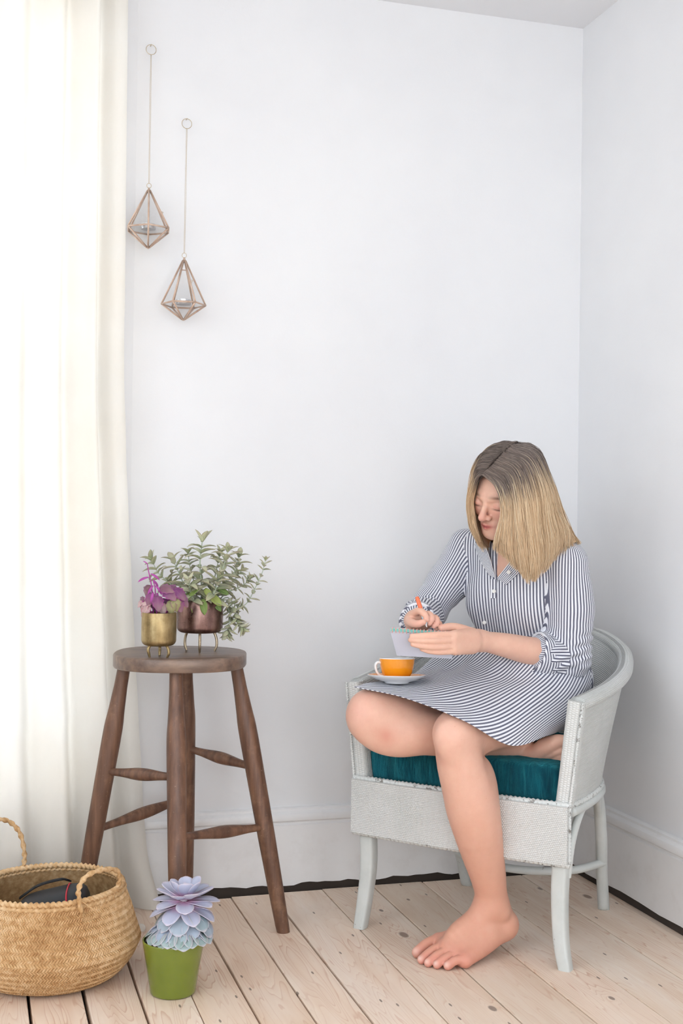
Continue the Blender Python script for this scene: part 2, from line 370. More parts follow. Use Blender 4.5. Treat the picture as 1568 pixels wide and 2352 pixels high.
# ================================================================ STOOL
def on_z(px, py, z):
    r = ray(px, py); return CC + (z - CAMH) / r[2] * r
def place(o, par, M):
    o.parent = par; o.matrix_parent_inverse = Matrix.Identity(4); o.matrix_basis = Matrix.Translation(-wloc(par)) @ M; return o
def basis(o, y, z):
    y = nz(y); z = np.asarray(z, float); x = nz(np.cross(y, z)); z = np.cross(x, y)
    m = Matrix.Identity(4)
    for i in range(3): m[i][0] = x[i]; m[i][1] = y[i]; m[i][2] = z[i]; m[i][3] = o[i]
    return m
def mat_oldwood():
    t = NT('dark_stained_wood'); uvv = t.tc('UV', (1, 1, 1)); ob = t.tc('Object')
    g = t.noise(t.tc('Object', (60, 60, 5)), 1.0, 5, 0.6)
    col = t.ramp(g, [(0.28, lin((78, 54, 44))), (0.5, lin((112, 80, 63))), (0.72, lin((140, 103, 80)))])
    wear = t.ramp(t.noise(ob, 13, 6, 0.7), [(0.55, BLK), (0.75, WHT)])
    col = t.mix(t.math('MULTIPLY', wear, 0.45), col, lin((168, 128, 98)))
    sp = t.ramp(t.noise(ob, 240, 2), [(0.70, BLK), (0.74, WHT)])
    col = t.mix(t.math('MULTIPLY', sp, 0.35), col, lin((196, 170, 146)))
    t.set(Base_Color=col, Roughness=t.ramp(t.noise(ob, 20, 4), [(0.3, (0.30,) * 3), (0.7, (0.52,) * 3)]), Specular_IOR_Level=0.45)
    t.bump(g, 0.2, 0.001); return t.m
def mat_seatwood():
    t = NT('worn_seat_wood'); ob = t.tc('Object')
    g = t.noise(t.tc('Object', (6, 55, 40), rot=(0, 0, 0.6)), 1.0, 5, 0.6)
    col = t.ramp(g, [(0.28, lin((86, 70, 62))), (0.5, lin((118, 98, 86))), (0.75, lin((148, 124, 106)))])
    wear = t.ramp(t.noise(ob, 16, 6, 0.7), [(0.5, BLK), (0.75, WHT)])
    col = t.mix(t.math('MULTIPLY', wear, 0.4), col, lin((160, 126, 104)))
    t.set(Base_Color=col, Roughness=0.36); t.bump(g, 0.15, 0.001); return t.m
M_OLD = mat_oldwood(); M_SEAT = mat_seatwood()
SZ = 0.681; SC = np.array([0.489, 3.022])
def stool():
    root = empty('wooden_stool', (SC[0], SC[1], 0), 'tall dark wooden stool with round seat and four turned splayed legs', 'stool')
    # seat: a thick disc a little squared at the ends
    N = 96; prof = [(0.90, -0.0335), (0.985, -0.0325), (1.0, -0.029), (1.0, -0.004), (0.99, -0.0012), (0.97, 0.0), (0.6, -0.0005), (0.0001, -0.001)]
    v = []; f = []
    for (k, z) in prof:
        for i in range(N):
            a = 2 * math.pi * i / N; c, s = math.cos(a), math.sin(a); p = 2.5
            r = 0.160 / ((abs(c) ** p + abs(s) ** p) ** (1 / p)) * (1 + 0.01 * math.sin(3 * a + 1))
            ang = a - 0.25
            v.append((SC[0] + r * k * math.cos(ang), SC[1] + r * k * math.sin(ang), SZ + z))
    for j in range(len(prof) - 1):
        for i in range(N): f.append((j * N + i, j * N + (i + 1) % N, (j + 1) * N + (i + 1) % N, (j + 1) * N + i))
    f.append(tuple(range(N))[::-1])
    mesh('seat', v, f, M_SEAT, root, True, 40)
    A = np.array([0.955, -0.01]) ; fr = np.array([-0.10, -0.995])      # towards the right foot, towards the viewer
    feet = {'R': np.array([0.743, 2.962]), 'L': np.array([0.258, 3.085]), 'F': np.array([0.458, 2.797]), 'B': np.array([0.552, 3.250])}
    tops = {'R': SC + (0.135, -0.012), 'L': SC + (-0.128, 0.030), 'F': SC + (-0.028, -0.118), 'B': SC + (0.036, 0.118)}
    lp = [(0, .0150), (0.10, .0165), (0.19, .0200), (0.235, .0228), (0.30, .0232), (0.45, .0226), (0.65, .0215), (0.85, .0190), (1.0, .0165)]
    def leg_at(k, z):
        t = 1 - z / (SZ - 0.02); q = tops[k] + (feet[k] - tops[k]) * t; return np.array([q[0], q[1], z])
    for k in 'LFRB':
        a = np.array([*tops[k], SZ - 0.02]); b = np.array([*feet[k], 0.0]); n = 40
        P = [a + (b - a) * i / n for i in range(n + 1)]; r = [np.interp(i / n, [q[0] for q in lp], [q[1] for q in lp]) for i in range(n + 1)]
        v, f, uv = tube(P, r, 20); v = np.array(v); v[-20:, 2] = 0.0
        mesh('leg', v, f, M_OLD, root, True, 50, uv)
    for a, b, za, zb in (('L', 'F', 0.390, 0.409), ('B', 'R', 0.418, 0.398), ('L', 'B', 0.247, 0.285), ('F', 'R', 0.276, 0.254)):
        p = leg_at(a, za); q = leg_at(b, zb); n = 30
        P = [p + (q - p) * i / n for i in range(n + 1)]
        r = [0.0086 + 0.0066 * math.exp(-((i / n - 0.52) / 0.23) ** 2) for i in range(n + 1)]
        v, f, uv = tube(P, r, 16); mesh('stretcher', v, f, M_OLD, root, True, 50, uv)
stool()

# ================================================================ METAL PLANTERS
def mat_metal(name, c1, c2, c3, rough, metal=0.88):
    t = NT(name); ob = t.tc('Object')
    n = t.noise(t.tc('Object', (60, 60, 9)), 1.0, 4, 0.6); m = t.noise(ob, 40, 6, 0.7)
    col = t.ramp(t.math('ADD', t.math('MULTIPLY', n, 0.5), t.math('MULTIPLY', m, 0.5)), [(0.32, lin(c1)), (0.5, lin(c2)), (0.68, lin(c3))])
    t.set(Base_Color=col, Metallic=metal, Roughness=t.ramp(m, [(0.3, (rough - 0.06,) * 3), (0.7, (rough + 0.14,) * 3)]))
    t.bump(t.noise(t.tc('Object', (30, 30, 300)), 1.0, 3), 0.08, 0.001); return t.m
M_BRASS = mat_metal('aged_brass', (116, 98, 66), (160, 138, 98), (198, 178, 136), 0.36)
M_COPPER = mat_metal('aged_copper', (98, 74, 68), (132, 102, 95), (168, 138, 128), 0.30)
M_LEGMET = mat_metal('planter_leg_metal', (150, 130, 104), (186, 168, 142), (210, 194, 170), 0.3)
M_SOIL = plain('soil', (52, 42, 36), 0.95)
def planter(name, px, py, R, z0, z1, mat, label, legpos, legmat):
    c = on_z(px, py, SZ); root = empty(name, (c[0], c[1], SZ - 0.001), label, 'planter')
    b, t = SZ + z0, SZ + z1; rr = 0.014
    prof = [(0.0005, b)] + [(R - rr + rr * math.sin(a), b + rr - rr * math.cos(a)) for a in np.linspace(0.1, math.pi / 2, 8)] + [(R * 1.005, (b + t) / 2), (R, t - 0.001), (R - 0.0007, t), (R - 0.0022, t), (R - 0.0026, t - 0.002), (R - 0.003, b + 0.02)]
    v, f, uv = lathe(prof, 56, (c[0], c[1], 0)); mesh('pot_body', v, f, mat, root, True, 60, uv)
    v, f, uv = lathe([(R - 0.0028, t - 0.014), (R * 0.6, t - 0.010), (0.0005, t - 0.008)], 32, (c[0], c[1], 0)); mesh('soil', v, f, M_SOIL, root)
    for a, (dr) in legpos:
        d = np.array([math.cos(a), math.sin(a), 0]); p0 = c * [1, 1, 0] + d * (R * 0.62) + [0, 0, b + 0.002]
        P = catmull([p0, p0 + d * 0.006 + [0, 0, -z0 * 0.35], p0 + d * (dr * 0.35) + [0, 0, -z0 * 0.75], p0 + d * dr * 0.1 + [0, 0, -z0 - 0.002]], 12)
        v, f, uv = tube(P, [0.0034] * 9 + [0.003, 0.0028, 0.0026], 10); mesh('pot_leg', v, f, legmat, root, True, 60)
    return root, c
VA = math.atan2(-0.959, -0.284)      # direction towards the viewer in plan
cop, COPC = planter('copper_planter', 458, 1495, 0.0565, 0.046, 0.124, M_COPPER, 'large copper planter on thin legs with silvery green leafy plant', [(VA + 0.12, 0.02), (VA + 1.55, 0.02), (VA - 2.0, 0.02)], M_LEGMET)
bra, BRAC = planter('brass_planter', 364, 1508, 0.0408, 0.026, 0.104, M_BRASS, 'small brass planter on thin legs with purple velvet-leaved plant', [(VA - 0.75, 0.01), (VA + 0.95, 0.02), (VA + 3.2, 0.01)], M_BRASS)

# ---------------------------------------------------------------- leaves
def leaf_mesh(name, mat, L=0.03, W=0.012, arch=0.25, fold=0.25, th=0.0012, n=6, wp=None, cup=0.0, serr=0.0):
    """a leaf along +Y, upper side +Z, closed, about 50 triangles"""
    wp = wp or (lambda t: math.sin(math.pi * min(1, t * 0.92 + 0.06)) ** 0.8)
    X = [-1, -0.5, 0, 0.5, 1] if serr == 0 else [-1, 0, 1]
    top = []; bot = []; uv = []
    for i in range(n + 1):
        t = i / n; w = W / 2 * max(wp(t), 0.04); a = arch * t
        y = L * (math.sin(a) / a if abs(a) > 1e-4 else 1) * t; z = -L * t * (1 - math.cos(a)) / a if abs(a) > 1e-4 else 0
        for x in X:
            s = w * x * (1 + serr * (0.5 if i % 2 else -0.5)); zz = z + fold * abs(s) + cup * (s * s / (W * W) ) * W
            top.append((s, y, zz)); e = th * (1 - 0.75 * abs(x)) * (0.35 + 0.65 * math.sin(math.pi * min(1, t * 0.9 + 0.1)))
            bot.append((s, y, zz - e)); uv.append((x * 0.5 + 0.5, t))
    m = len(X); f = grid_faces(m, n + 1); o = len(top)
    f = f + [tuple(i + o for i in q[::-1]) for q in f]
    e = [k for k in range(m)] + [i * m + m - 1 for i in range(1, n + 1)] + [n * m + k for k in range(m - 2, -1, -1)] + [i * m for i in range(n - 1, 0, -1)]
    for a, b in zip(e, e[1:] + e[:1]): f.append((b, a, a + o, b + o))
    me = bpy.data.meshes.new(name); me.from_pydata(top + bot, [], f); me.update()
    l = me.uv_layers.new(name='uv'); allu = uv + uv
    for lp in me.loops: l.data[lp.index].uv = allu[lp.vertex_index]
    me.polygons.foreach_set('use_smooth', [True] * len(me.polygons)); me.materials.append(mat); return me
def mat_leaf(name, cols, edge=None, edgew=0.12, tip=None, rough=0.55, trans=0.0, sss=0.0, rim_only_tip=False):
    t = NT(name); info = t.n('ObjectInfo'); uvn = t.n('SeparateXYZ'); t.l(t.n('TexCoord').outputs['UV'], uvn.inputs[0])
    col = t.ramp(info.outputs['Random'], [(i / max(len(cols) - 1, 1), lin(c)) for i, c in enumerate(cols)])
    x = t.math('ABSOLUTE', t.math('SUBTRACT', uvn.outputs[0], 0.5))
    ob = t.tc('Object', (1, 1, 1))
    col = t.mix(t.math('MULTIPLY', t.ramp(x, [(0.0, WHT), (0.06, BLK)]), 0.30), col, lin(tuple(min(255, c + 30) for c in cols[-1])))
    if tip is not None:
        col = t.mix(t.ramp(uvn.outputs[1], [(0.35, BLK), (0.95, (0.8,) * 3)]), col, lin(tip))
    if edge is not None:
        k = t.ramp(x, [(0.5 - edgew, BLK), (0.5 - edgew * 0.35, WHT)])
        if rim_only_tip: k = t.math('MULTIPLY', k, t.ramp(uvn.outputs[1], [(0.35, BLK), (0.62, WHT)]))
        k = t.math('MULTIPLY', k, t.ramp(t.noise(ob, 420, 2), [(0.35, (0.25,) * 3), (0.6, WHT)]))
        col = t.mix(k, col, lin(edge))
    t.set(Base_Color=col, Roughness=rough, Sheen_Weight=0.25)
    if sss: t.set(Subsurface_Weight=sss, Subsurface_Radius=(0.004, 0.003, 0.003), Subsurface_Scale=1.0)
    t.bump(t.noise(ob, 300, 3), 0.15, 0.0008); return t.m
M_PANDA = mat_leaf('felted_silver_leaf', [(142, 152, 112), (174, 180, 142), (198, 200, 166), (210, 210, 184)], edge=(116, 74, 58), edgew=0.10, tip=(190, 184, 152), rough=0.75, rim_only_tip=True)
M_PANDA2 = mat_leaf('green_inner_leaf', [(96, 124, 62), (132, 156, 78), (162, 172, 92)], rough=0.6)
M_STEM = plain('pale_green_stem', (178, 190, 168), 0.7)
wl = lambda t: max(0.05, math.sin(math.pi * (t * 0.86 + 0.10)) ** 0.75) if t < 0.999 else 0.06
panda = [leaf_mesh('leaf', M_PANDA, 0.043, 0.0185, a, 0.35, 0.0022, 6, wl) for a in (0.3, 0.8, 1.3)]
panda_s = [leaf_mesh('leaf', M_PANDA, 0.027, 0.0135, a, 0.35, 0.002, 5, wl) for a in (0.2, 0.6)]
panda_g = [leaf_mesh('leaf', M_PANDA2, 0.036, 0.017, a, 0.2, 0.0018, 6, wl) for a in (0.4, 1.0)]
def put_leaf(par, me, p, d, up, s):
    o = bpy.data.objects.new(me.name, me); COL.objects.link(o); place(o, par, basis(p, d, up) @ Matrix.Scale(s, 4)); return o
def leafy_stem(par, P, npairs, meshes, s0, s1, start=0.15, spread=1.0, r=0.0018, tipn=4, mat=M_STEM, up_bias=0.0):
    npairs = int(npairs * 1.7 + 0.5); C = catmull(P, 24); v, f, uv = tube(C, np.linspace(r, r * 0.5, 24), 7); mesh('stem', v, f, mat, par, True)
    T, A, B = frames(C); ph = rng.uniform(0, 6.28)
    for k in range(npairs):
        t = start + (1 - start) * (k + 0.5) / npairs; i = min(int(t * 23), 23); ph += math.pi / 2 + rng.uniform(-0.3, 0.3)
        for h in (0, math.pi):
            a = ph + h + rng.uniform(-0.25, 0.25); rad = A[i] * math.cos(a) + B[i] * math.sin(a)
            lift = 0.30 + 0.50 * t + rng.uniform(-0.15, 0.15) + up_bias
            d = nz(rad * spread + T[i] * lift); s = (s0 + (s1 - s0) * t) * rng.uniform(0.85, 1.15)
            put_leaf(par, rng.choice(meshes), C[i] + rad * 0.001, d, nz(T[i] - d * (T[i] @ d) + 1e-3), s)
    for k in range(tipn):
        a = ph + k * 2 * math.pi / max(tipn, 1); rad = A[-1] * math.cos(a) + B[-1] * math.sin(a); d = nz(rad * 0.55 + T[-1])
        put_leaf(par, rng.choice(meshes), C[-1], d, nz(T[-1] - d * (T[-1] @ d) - rad * 0.1), s1 * rng.uniform(0.75, 1.0))
D0 = float((CM @ (COPC - CC))[2])
def pp(x, y, dd=0.0): return at(x, y, D0 + dd)
S_ = lambda *q: [pp(*a) for a in q]
leafy_stem(cop, S_((461, 1392), (463, 1350, -.02), (459, 1295, -.03), (464, 1245, -.03)), 5, panda, 1.25, 0.95, 0.1, r=0.0026)
leafy_stem(cop, S_((440, 1392), (425, 1350, -.02), (410, 1315, -.02), (398, 1288, -.02)), 5, panda, 1.0, 0.8, 0.1)
leafy_stem(cop, S_((430, 1392), (395, 1345, .0), (365, 1318, .0), (349, 1288, .0)), 4, panda, 0.95, 0.8, 0.15)
leafy_stem(cop, S_((475, 1392), (495, 1345, -.02), (512, 1305, -.03), (522, 1268, -.03)), 5, panda, 1.1, 0.85, 0.1)
leafy_stem(cop, S_((480, 1392), (515, 1345, .01), (540, 1310, .01), (548, 1280, .01)), 5, panda, 0.95, 0.75, 0.15)
leafy_stem(cop, S_((480, 1392), (510, 1360, .03), (535, 1335, .04), (553, 1312, .04)), 4, panda_s, 1.2, 1.0, 0.1)
leafy_stem(cop, S_((455, 1390), (446, 1340, .03), (436, 1300, .04), (432, 1272, .04)), 4, panda, 0.9, 0.75, 0.15)
leafy_stem(cop, S_((480, 1390), (492, 1330, .03), (500, 1295, .04), (505, 1272, .04)), 4, panda, 0.9, 0.75, 0.15)
leafy_stem(cop, S_((450, 1392, -.03), (440, 1368, -.05), (436, 1352, -.06), (434, 1340, -.065)), 3, panda, 1.0, 0.85, 0.1)
leafy_stem(cop, S_((478, 1392, -.03), (490, 1366, -.05), (498, 1345, -.055), (502, 1330, -.055)), 3, panda, 1.0, 0.9, 0.1)
leafy_stem(cop, S_((445, 1390, .02), (420, 1368, .02), (404, 1350, .02), (394, 1338, .02)), 3, panda_s, 1.3, 1.1, 0.1)
# trailing stems over the right lip
leafy_stem(cop, S_((497, 1388, .0), (522, 1372, .0), (543, 1392, .0), (566, 1386, .0), (586, 1350, .0), (602, 1315, .0), (609, 1288, .0)), 9, panda_s, 0.9, 0.7, 0.25, r=0.0016)
leafy_stem(cop, S_((498, 1388, -.01), (520, 1378, -.015), (538, 1402, -.015), (545, 1428, -.015), (556, 1442, -.015)), 6, panda_s, 1.15, 1.0, 0.25)
leafy_stem(cop, S_((498, 1388, .01), (516, 1384, .01), (528, 1412, .0), (524, 1440, -.01), (521, 1452, -.01)), 5, panda_s, 1.1, 1.1, 0.25)
leafy_stem(cop, S_((494, 1388, .02), (520, 1362, .02), (548, 1350, .02), (566, 1338, .02), (572, 1330, .02)), 5, panda_s, 1.0, 0.8, 0.2)
for (x, y, dx, dy, dd, s) in ((452, 1378, -.2, .9, -.045, 1.0), (466, 1376, .15, 1, -.05, 1.1), (482, 1366, .7, .55, -.045, 1.15), (470, 1352, .5, .5, -.05, .95), (440, 1362, -.6, .5, -.045, .95), (492, 1380, .6, .8, -.03, .9), (455, 1350, -.5, .35, -.05, .9), (447, 1384, -.1, 1, -.048, .8), (500, 1352, .7, .2, -.03, .9)):
    put_leaf(cop, rng.choice(panda_g), pp(x, y, dd), camv(dx, dy, -0.45), camv(0, -0.5, -1), s)

M_PURP = mat_leaf('purple_velvet_leaf', [(92, 56, 80), (118, 50, 108), (134, 74, 114), (116, 76, 86)], edge=(162, 62, 140), edgew=0.12, tip=(158, 122, 126), rough=0.6)
M_PINK = mat_leaf('faded_pink_leaf', [(214, 184, 182), (196, 160, 160), (206, 190, 164)], edge=(176, 52, 104), edgew=0.10, rough=0.65)
M_OLIVE = mat_leaf('olive_leaf', [(140, 136, 92), (156, 150, 104)], edge=(150, 90, 120), edgew=0.1, rough=0.6)
M_MAG = plain('magenta_stem', (172, 62, 150), 0.55)
wb = lambda t: max(0.05, math.sin(math.pi * (t ** 0.75 * 0.93 + 0.03)))
pl_p = [leaf_mesh('leaf', M_PURP, 0.036, 0.026, a, 0.15, 0.0009, 8, wb, serr=0.22) for a in (0.5, 1.1)]
pl_k = [leaf_mesh('leaf', M_PINK, 0.034, 0.025, a, 0.2, 0.0009, 8, wb, serr=0.24) for a in (0.7, 1.1)]
pl_o = [leaf_mesh('leaf', M_OLIVE, 0.034, 0.024, 0.9, 0.2, 0.0009, 8, wb, serr=0.2)]
M_PURS = mat_leaf('young_magenta_leaf', [(160, 56, 142), (180, 76, 164)], rough=0.5)
pl_s = [leaf_mesh('leaf', M_PURS, 0.030, 0.007, 0.9, 0.3, 0.001, 6, wl)]
D1 = float((CM @ (BRAC - CC))[2])
def qq(x, y, dd=0.0): return at(x, y, D1 + dd)
for P in ([(352, 1412), (350, 1370), (346, 1335), (341, 1312), (338, 1294)], [(360, 1412), (357, 1375), (356, 1350), (352, 1336)], [(372, 1412), (382, 1375), (395, 1360)], [(378, 1412), (400, 1380), (415, 1366)], [(350, 1412), (338, 1392), (326, 1380)]):
    v, f, uv = tube(catmull([qq(*a) for a in P], 16), np.linspace(0.0019, 0.0010, 16), 7); mesh('stem', v, f, M_MAG, bra)
for (k, x, y, dx, dy, dz, s) in (
    ('s', 341, 1326, -.9, .15, -.2, .95), ('s', 346, 1318, .8, .3, -.2, .85), ('s', 350, 1332, .7, .6, .1, .8), ('s', 339, 1296, -.4, -.5, -.2, .45), ('s', 352, 1345, -.5, .6, -.4, .9), ('s', 357, 1345, .6, .5, -.4, .9), ('s', 352, 1360, -.2, .9, -.5, 1.0), ('s', 360, 1362, .3, .9, -.3, 1.0),
    ('p', 345, 1344, -.55, .75, -.1, .95), ('p', 352, 1362, -.4, .9, -.5, .95), ('p', 366, 1350, .8, .1, -.3, 1.0), ('p', 374, 1352, .75, .5, -.4, 1.15), ('p', 384, 1350, .9, .3, .1, 1.1), ('p', 400, 1352, .7, .6, -.2, 1.0), ('p', 408, 1366, .75, .7, 0.1, 1.05), ('p', 404, 1372, .4, .9, -.2, 1.0), ('p', 362, 1368, .1, 1, -.6, 1.05), ('p', 374, 1374, .3, 1, -.3, 1.1), ('p', 388, 1376, .2, 1, -.1, 1.0),
    ('p', 358, 1376, -.3, .9, -.2, 0.9), ('k', 350, 1376, -.9, .5, -.2, .95), ('k', 340, 1384, -.75, .75, -.2, .95), ('k', 346, 1392, -.85, .7, -.4, .95), ('k', 336, 1394, -.5, .9, -.1, .7), ('k', 372, 1384, .1, 1, -.5, 0.9), ('o', 392, 1378, .15, 1, -.5, 1.05), ('o', 402, 1372, .2, 1, -.45, 1.0), ('p', 332, 1372, -.6, .6, .2, .8), ('k', 330, 1384, -.8, .2, .1, .7)):
    ml = {'s': pl_s, 'p': pl_p, 'k': pl_k, 'o': pl_o}[k]
    put_leaf(bra, rng.choice(ml), qq(x, y, dz * 0.02), camv(dx, dy, dz), camv(rng.uniform(-.3, .3), -0.7, -0.8), s * 1.05)

# ================================================================ SUCCULENT IN GREEN POT
def mat_green():
    t = NT('green_glazed_ceramic'); ob = t.tc('Object')
    n = t.noise(ob, 10, 3); t.set(Base_Color=t.ramp(n, [(0.3, lin((108, 122, 38))), (0.7, lin((124, 136, 48)))]), Roughness=0.22, Coat_Weight=0.4, Coat_Roughness=0.12)
    t.bump(t.noise(t.tc('Object', (8, 8, 160)), 1.0, 2), 0.05, 0.001); return t.m
PC = np.array([0.4225, 2.640]); PD = 2.655
pot = empty('succulent_pot', (*PC, 0), 'grey-lilac rosette succulent in glossy green tapered pot on floor', 'potted plant')
prof = [(0.0005, 0.0), (0.044, 0.0), (0.0475, 0.0025), (0.0485, 0.006), (0.056, 0.055), (0.0645, 0.105), (0.0655, 0.1105), (0.0657, 0.113), (0.0645, 0.1145), (0.062, 0.1135), (0.060, 0.105), (0.055, 0.07)]
v, f, uv = lathe(prof, 64, (*PC, 0)); mesh('pot_body', v, f, mat_green(), pot, True, 50, uv)
v, f, uv = lathe([(0.0600, 0.102), (0.03, 0.105), (0.0005, 0.106)], 40, (*PC, 0)); mesh('soil', v, f, M_SOIL, pot)
def mat_succ(name, cols, pinkc):
    t = NT(name); info = t.n('ObjectInfo'); uvn = t.n('SeparateXYZ'); t.l(t.n('TexCoord').outputs['UV'], uvn.inputs[0]); ob = t.tc('Object')
    col = t.ramp(info.outputs['Random'], [(i / (len(cols) - 1), lin(c)) for i, c in enumerate(cols)])
    col = t.mix(t.ramp(uvn.outputs[1], [(0.0, WHT), (0.5, BLK)]), col, lin(pinkc))
    x = t.math('ABSOLUTE', t.math('SUBTRACT', uvn.outputs[0], 0.5)); ed = t.math('MAXIMUM', t.ramp(x, [(0.40, BLK), (0.48, WHT)]), t.ramp(uvn.outputs[1], [(0.90, BLK), (0.98, WHT)]))
    col = t.mix(t.math('MULTIPLY', ed, 0.5), col, lin((226, 206, 216)))
    col = t.mix(t.math('MULTIPLY', t.noise(ob, 60, 4), 0.18), col, lin((230, 232, 240)))
    t.set(Base_Color=col, Roughness=0.55, Subsurface_Weight=0.12, Subsurface_Radius=(0.004, 0.003, 0.003), Subsurface_Scale=1.0); return t.m
M_SU1 = mat_succ('lilac_rosette_leaf', [(186, 190, 214), (196, 196, 216), (178, 186, 212)], (222, 150, 190))
M_SU2 = mat_succ('blue_grey_leaf', [(150, 166, 186), (164, 176, 194), (144, 166, 172)], (176, 160, 186))
M_SU3 = mat_succ('grey_green_leaf', [(140, 164, 160), (160, 178, 182), (132, 160, 148)], (150, 160, 160))
ws = lambda t: max(0.10, (0.34 + 0.66 * math.sin(math.pi * min(1.0, t * 0.62 + 0.10)) ** 1.6)) if t < 0.80 else max(0.08, math.sqrt(max(0, 1 - ((t - 0.66) / 0.345) ** 2)))
def su(mat, L, W, arch, cup): return leaf_mesh('succulent_leaf', mat, L, W, arch, 0.0, 0.0042, 10, ws, cup)
tip = at(424, 2062, PD)
AX = np.array([tip[0], tip[1]])
def whorl(n, z, L, W, tilt, mat, arch, ph, r0=0.006, cup=0.45, base=None, jit=0.12):
    me = su(mat, L, W, arch, cup); b = AX if base is None else np.asarray(base)
    for k in range(n):
        a = ph + 2 * math.pi * k / n + rng.uniform(-jit, jit); rad = np.array([math.cos(a), math.sin(a), 0]); e = tilt + rng.uniform(-0.08, 0.08)
        d = rad * math.cos(e) + np.array([0, 0, math.sin(e)]); u = -rad * math.sin(e) + np.array([0, 0, math.cos(e)])
        put_leaf(pot, me, np.array([b[0], b[1], z]) + rad * r0, d, u, rng.uniform(0.93, 1.07))
zt = float(tip[2]); C0 = (AX + PC) / 2
v, f, uv = tube(catmull([(*PC, 0.10), (*(PC * 0.6 + AX * 0.4), 0.14), (*AX, zt + 0.004)], 16), 0.0075, 10); mesh('stem', v, f, M_SU3, pot)
whorl(4, zt + 0.006, 0.026, 0.020, 1.15, M_SU1, -0.4, VA + 0.3, 0.003)
whorl(6, zt + 0.004, 0.046, 0.033, 0.72, M_SU1, -0.35, VA + 0.1, 0.004)
whorl(7, zt + 0.0, 0.062, 0.037, 0.25, M_SU1, -0.2, VA + 0.5, 0.005)
whorl(7, zt - 0.006, 0.066, 0.038, -0.05, M_SU1, 0.1, VA + 0.05, 0.006)
whorl(7, zt - 0.014, 0.066, 0.041, -0.30, M_SU1, 0.3, VA + 0.45, 0.007, base=AX * 0.8 + PC * 0.2)
PSH = camv(0.012, 0, 0)[:2]
whorl(8, zt - 0.019, 0.060, 0.042, -0.55, M_SU2, 0.35, VA + 0.0, 0.014, base=AX * 0.6 + PC * 0.4 + PSH * 0.5)
whorl(8, zt - 0.031, 0.056, 0.042, -0.72, M_SU2, 0.3, VA + 0.4, 0.022, base=C0 + PSH)
whorl(10, zt - 0.045, 0.050, 0.040, -0.62, M_SU2, 0.3, VA + 0.05, 0.030, base=PC + PSH)
whorl(11, zt - 0.055, 0.046, 0.038, -0.55, M_SU3, 0.3, VA + 0.35, 0.037, base=PC + PSH)
whorl(12, zt - 0.065, 0.036, 0.034, -0.30, M_SU3, 0.5, VA + 0.1, 0.042, base=PC + PSH)
# ================================================================ BELLY BASKET
def mat_straw(name, cols, rough=0.6, sc=1.0):
    t = NT(name); ob = t.tc('Object'); g = t.noise(t.tc('Object', (90, 90, 90)), 1.0, 4, 0.6); n = t.noise(ob, 9, 4)
    col = t.ramp(t.math('ADD', t.math('MULTIPLY', g, 0.6), t.math('MULTIPLY', n, 0.4)), [(0.36, lin(cols[0])), (0.5, lin(cols[1])), (0.62, lin(cols[2]))])
    t.set(Base_Color=col, Roughness=rough, Specular_IOR_Level=0.35); t.bump(t.noise(t.tc('Object', (300, 300, 300)), 1.0, 2), 0.2, 0.0008); return t.m
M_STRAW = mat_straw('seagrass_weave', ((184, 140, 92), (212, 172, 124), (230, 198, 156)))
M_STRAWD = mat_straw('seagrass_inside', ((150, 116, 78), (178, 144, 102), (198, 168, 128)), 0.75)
BD = 2.735; BC = at(112, 2230, BD); BC = np.array([BC[0], BC[1]])
bk = empty('belly_basket', (*BC, 0), 'round woven seagrass belly basket with two looped handles on floor', 'basket')
BP = catmull([(0.118, 0.002, 0), (0.150, 0.010, 0), (0.178, 0.040, 0), (0.192, 0.068, 0), (0.1965, 0.079, 0), (0.193, 0.092, 0), (0.184, 0.118, 0), (0.176, 0.145, 0), (0.166, 0.172, 0), (0.157, 0.196, 0)], 90)[:, :2]
def basket_r(s):
    L = np.concatenate([[0], np.cumsum(np.linalg.norm(np.diff(BP, axis=0), axis=1))]); t = s * L[-1]
    return np.interp(t, L, BP[:, 0]), np.interp(t, L, BP[:, 1]), L[-1]
def wob(a, z): return 1 + 0.012 * math.sin(2 * a + 0.8) * z / 0.2 + 0.006 * math.sin(5 * a + 2)
prof = [(0.0005, 0.003)] + [(float(r), float(z)) for r, z in BP[::3]]
v, f, uv = lathe([(r - 0.0022, z) for r, z in prof[1:]] + [(BP[-1][0] - 0.005, 0.199)] + [(r - 0.006, z + 0.003) for r, z in prof[::-1][:-1]] + [(0.0005, 0.006)], 90, (*BC, 0))
v = [np.array([BC[0] + (p[0] - BC[0]) * wob(math.atan2(p[1] - BC[1], p[0] - BC[0]), p[2]), BC[1] + (p[1] - BC[1]) * wob(math.atan2(p[1] - BC[1], p[0] - BC[0]), p[2]), p[2]]) for p in v]
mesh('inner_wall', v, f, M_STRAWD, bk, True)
# herringbone weave: thousands of slanted strips, real relief, too small to pick apart
vv = []; ff = []; rows = 32; na = 184
for j in range(rows):
    s0 = j / rows; s1 = (j + 1.12) / rows; sg = 1 if j % 2 else -1
    for i in range(na):
        a0 = 2 * math.pi * (i + (0.5 if j % 2 else 0)) / na; da = 2 * math.pi / na; b = len(vv); jit = rng.uniform(-0.0004, 0.0005)
        for (ca, cs, h) in ((0, 0, 0), (0.92, 0, 0), (0, 1, 0), (0.92, 1, 0), (0.46, 0.06, 1), (0.46, 0.94, 1)):
            s = s0 + (s1 - s0) * cs; r, z, _ = basket_r(min(s, 1)); a = a0 + da * ca + sg * da * 0.95 * (cs - 0.5); r = (r - 0.0012 + (0.0026 + jit) * h) * wob(a, z)
            vv.append((BC[0] + r * math.cos(a), BC[1] + r * math.sin(a), z))
        ff += [(b, b + 1, b + 4), (b + 2, b + 5, b + 3), (b, b + 4, b + 5, b + 2), (b + 1, b + 3, b + 5, b + 4)]
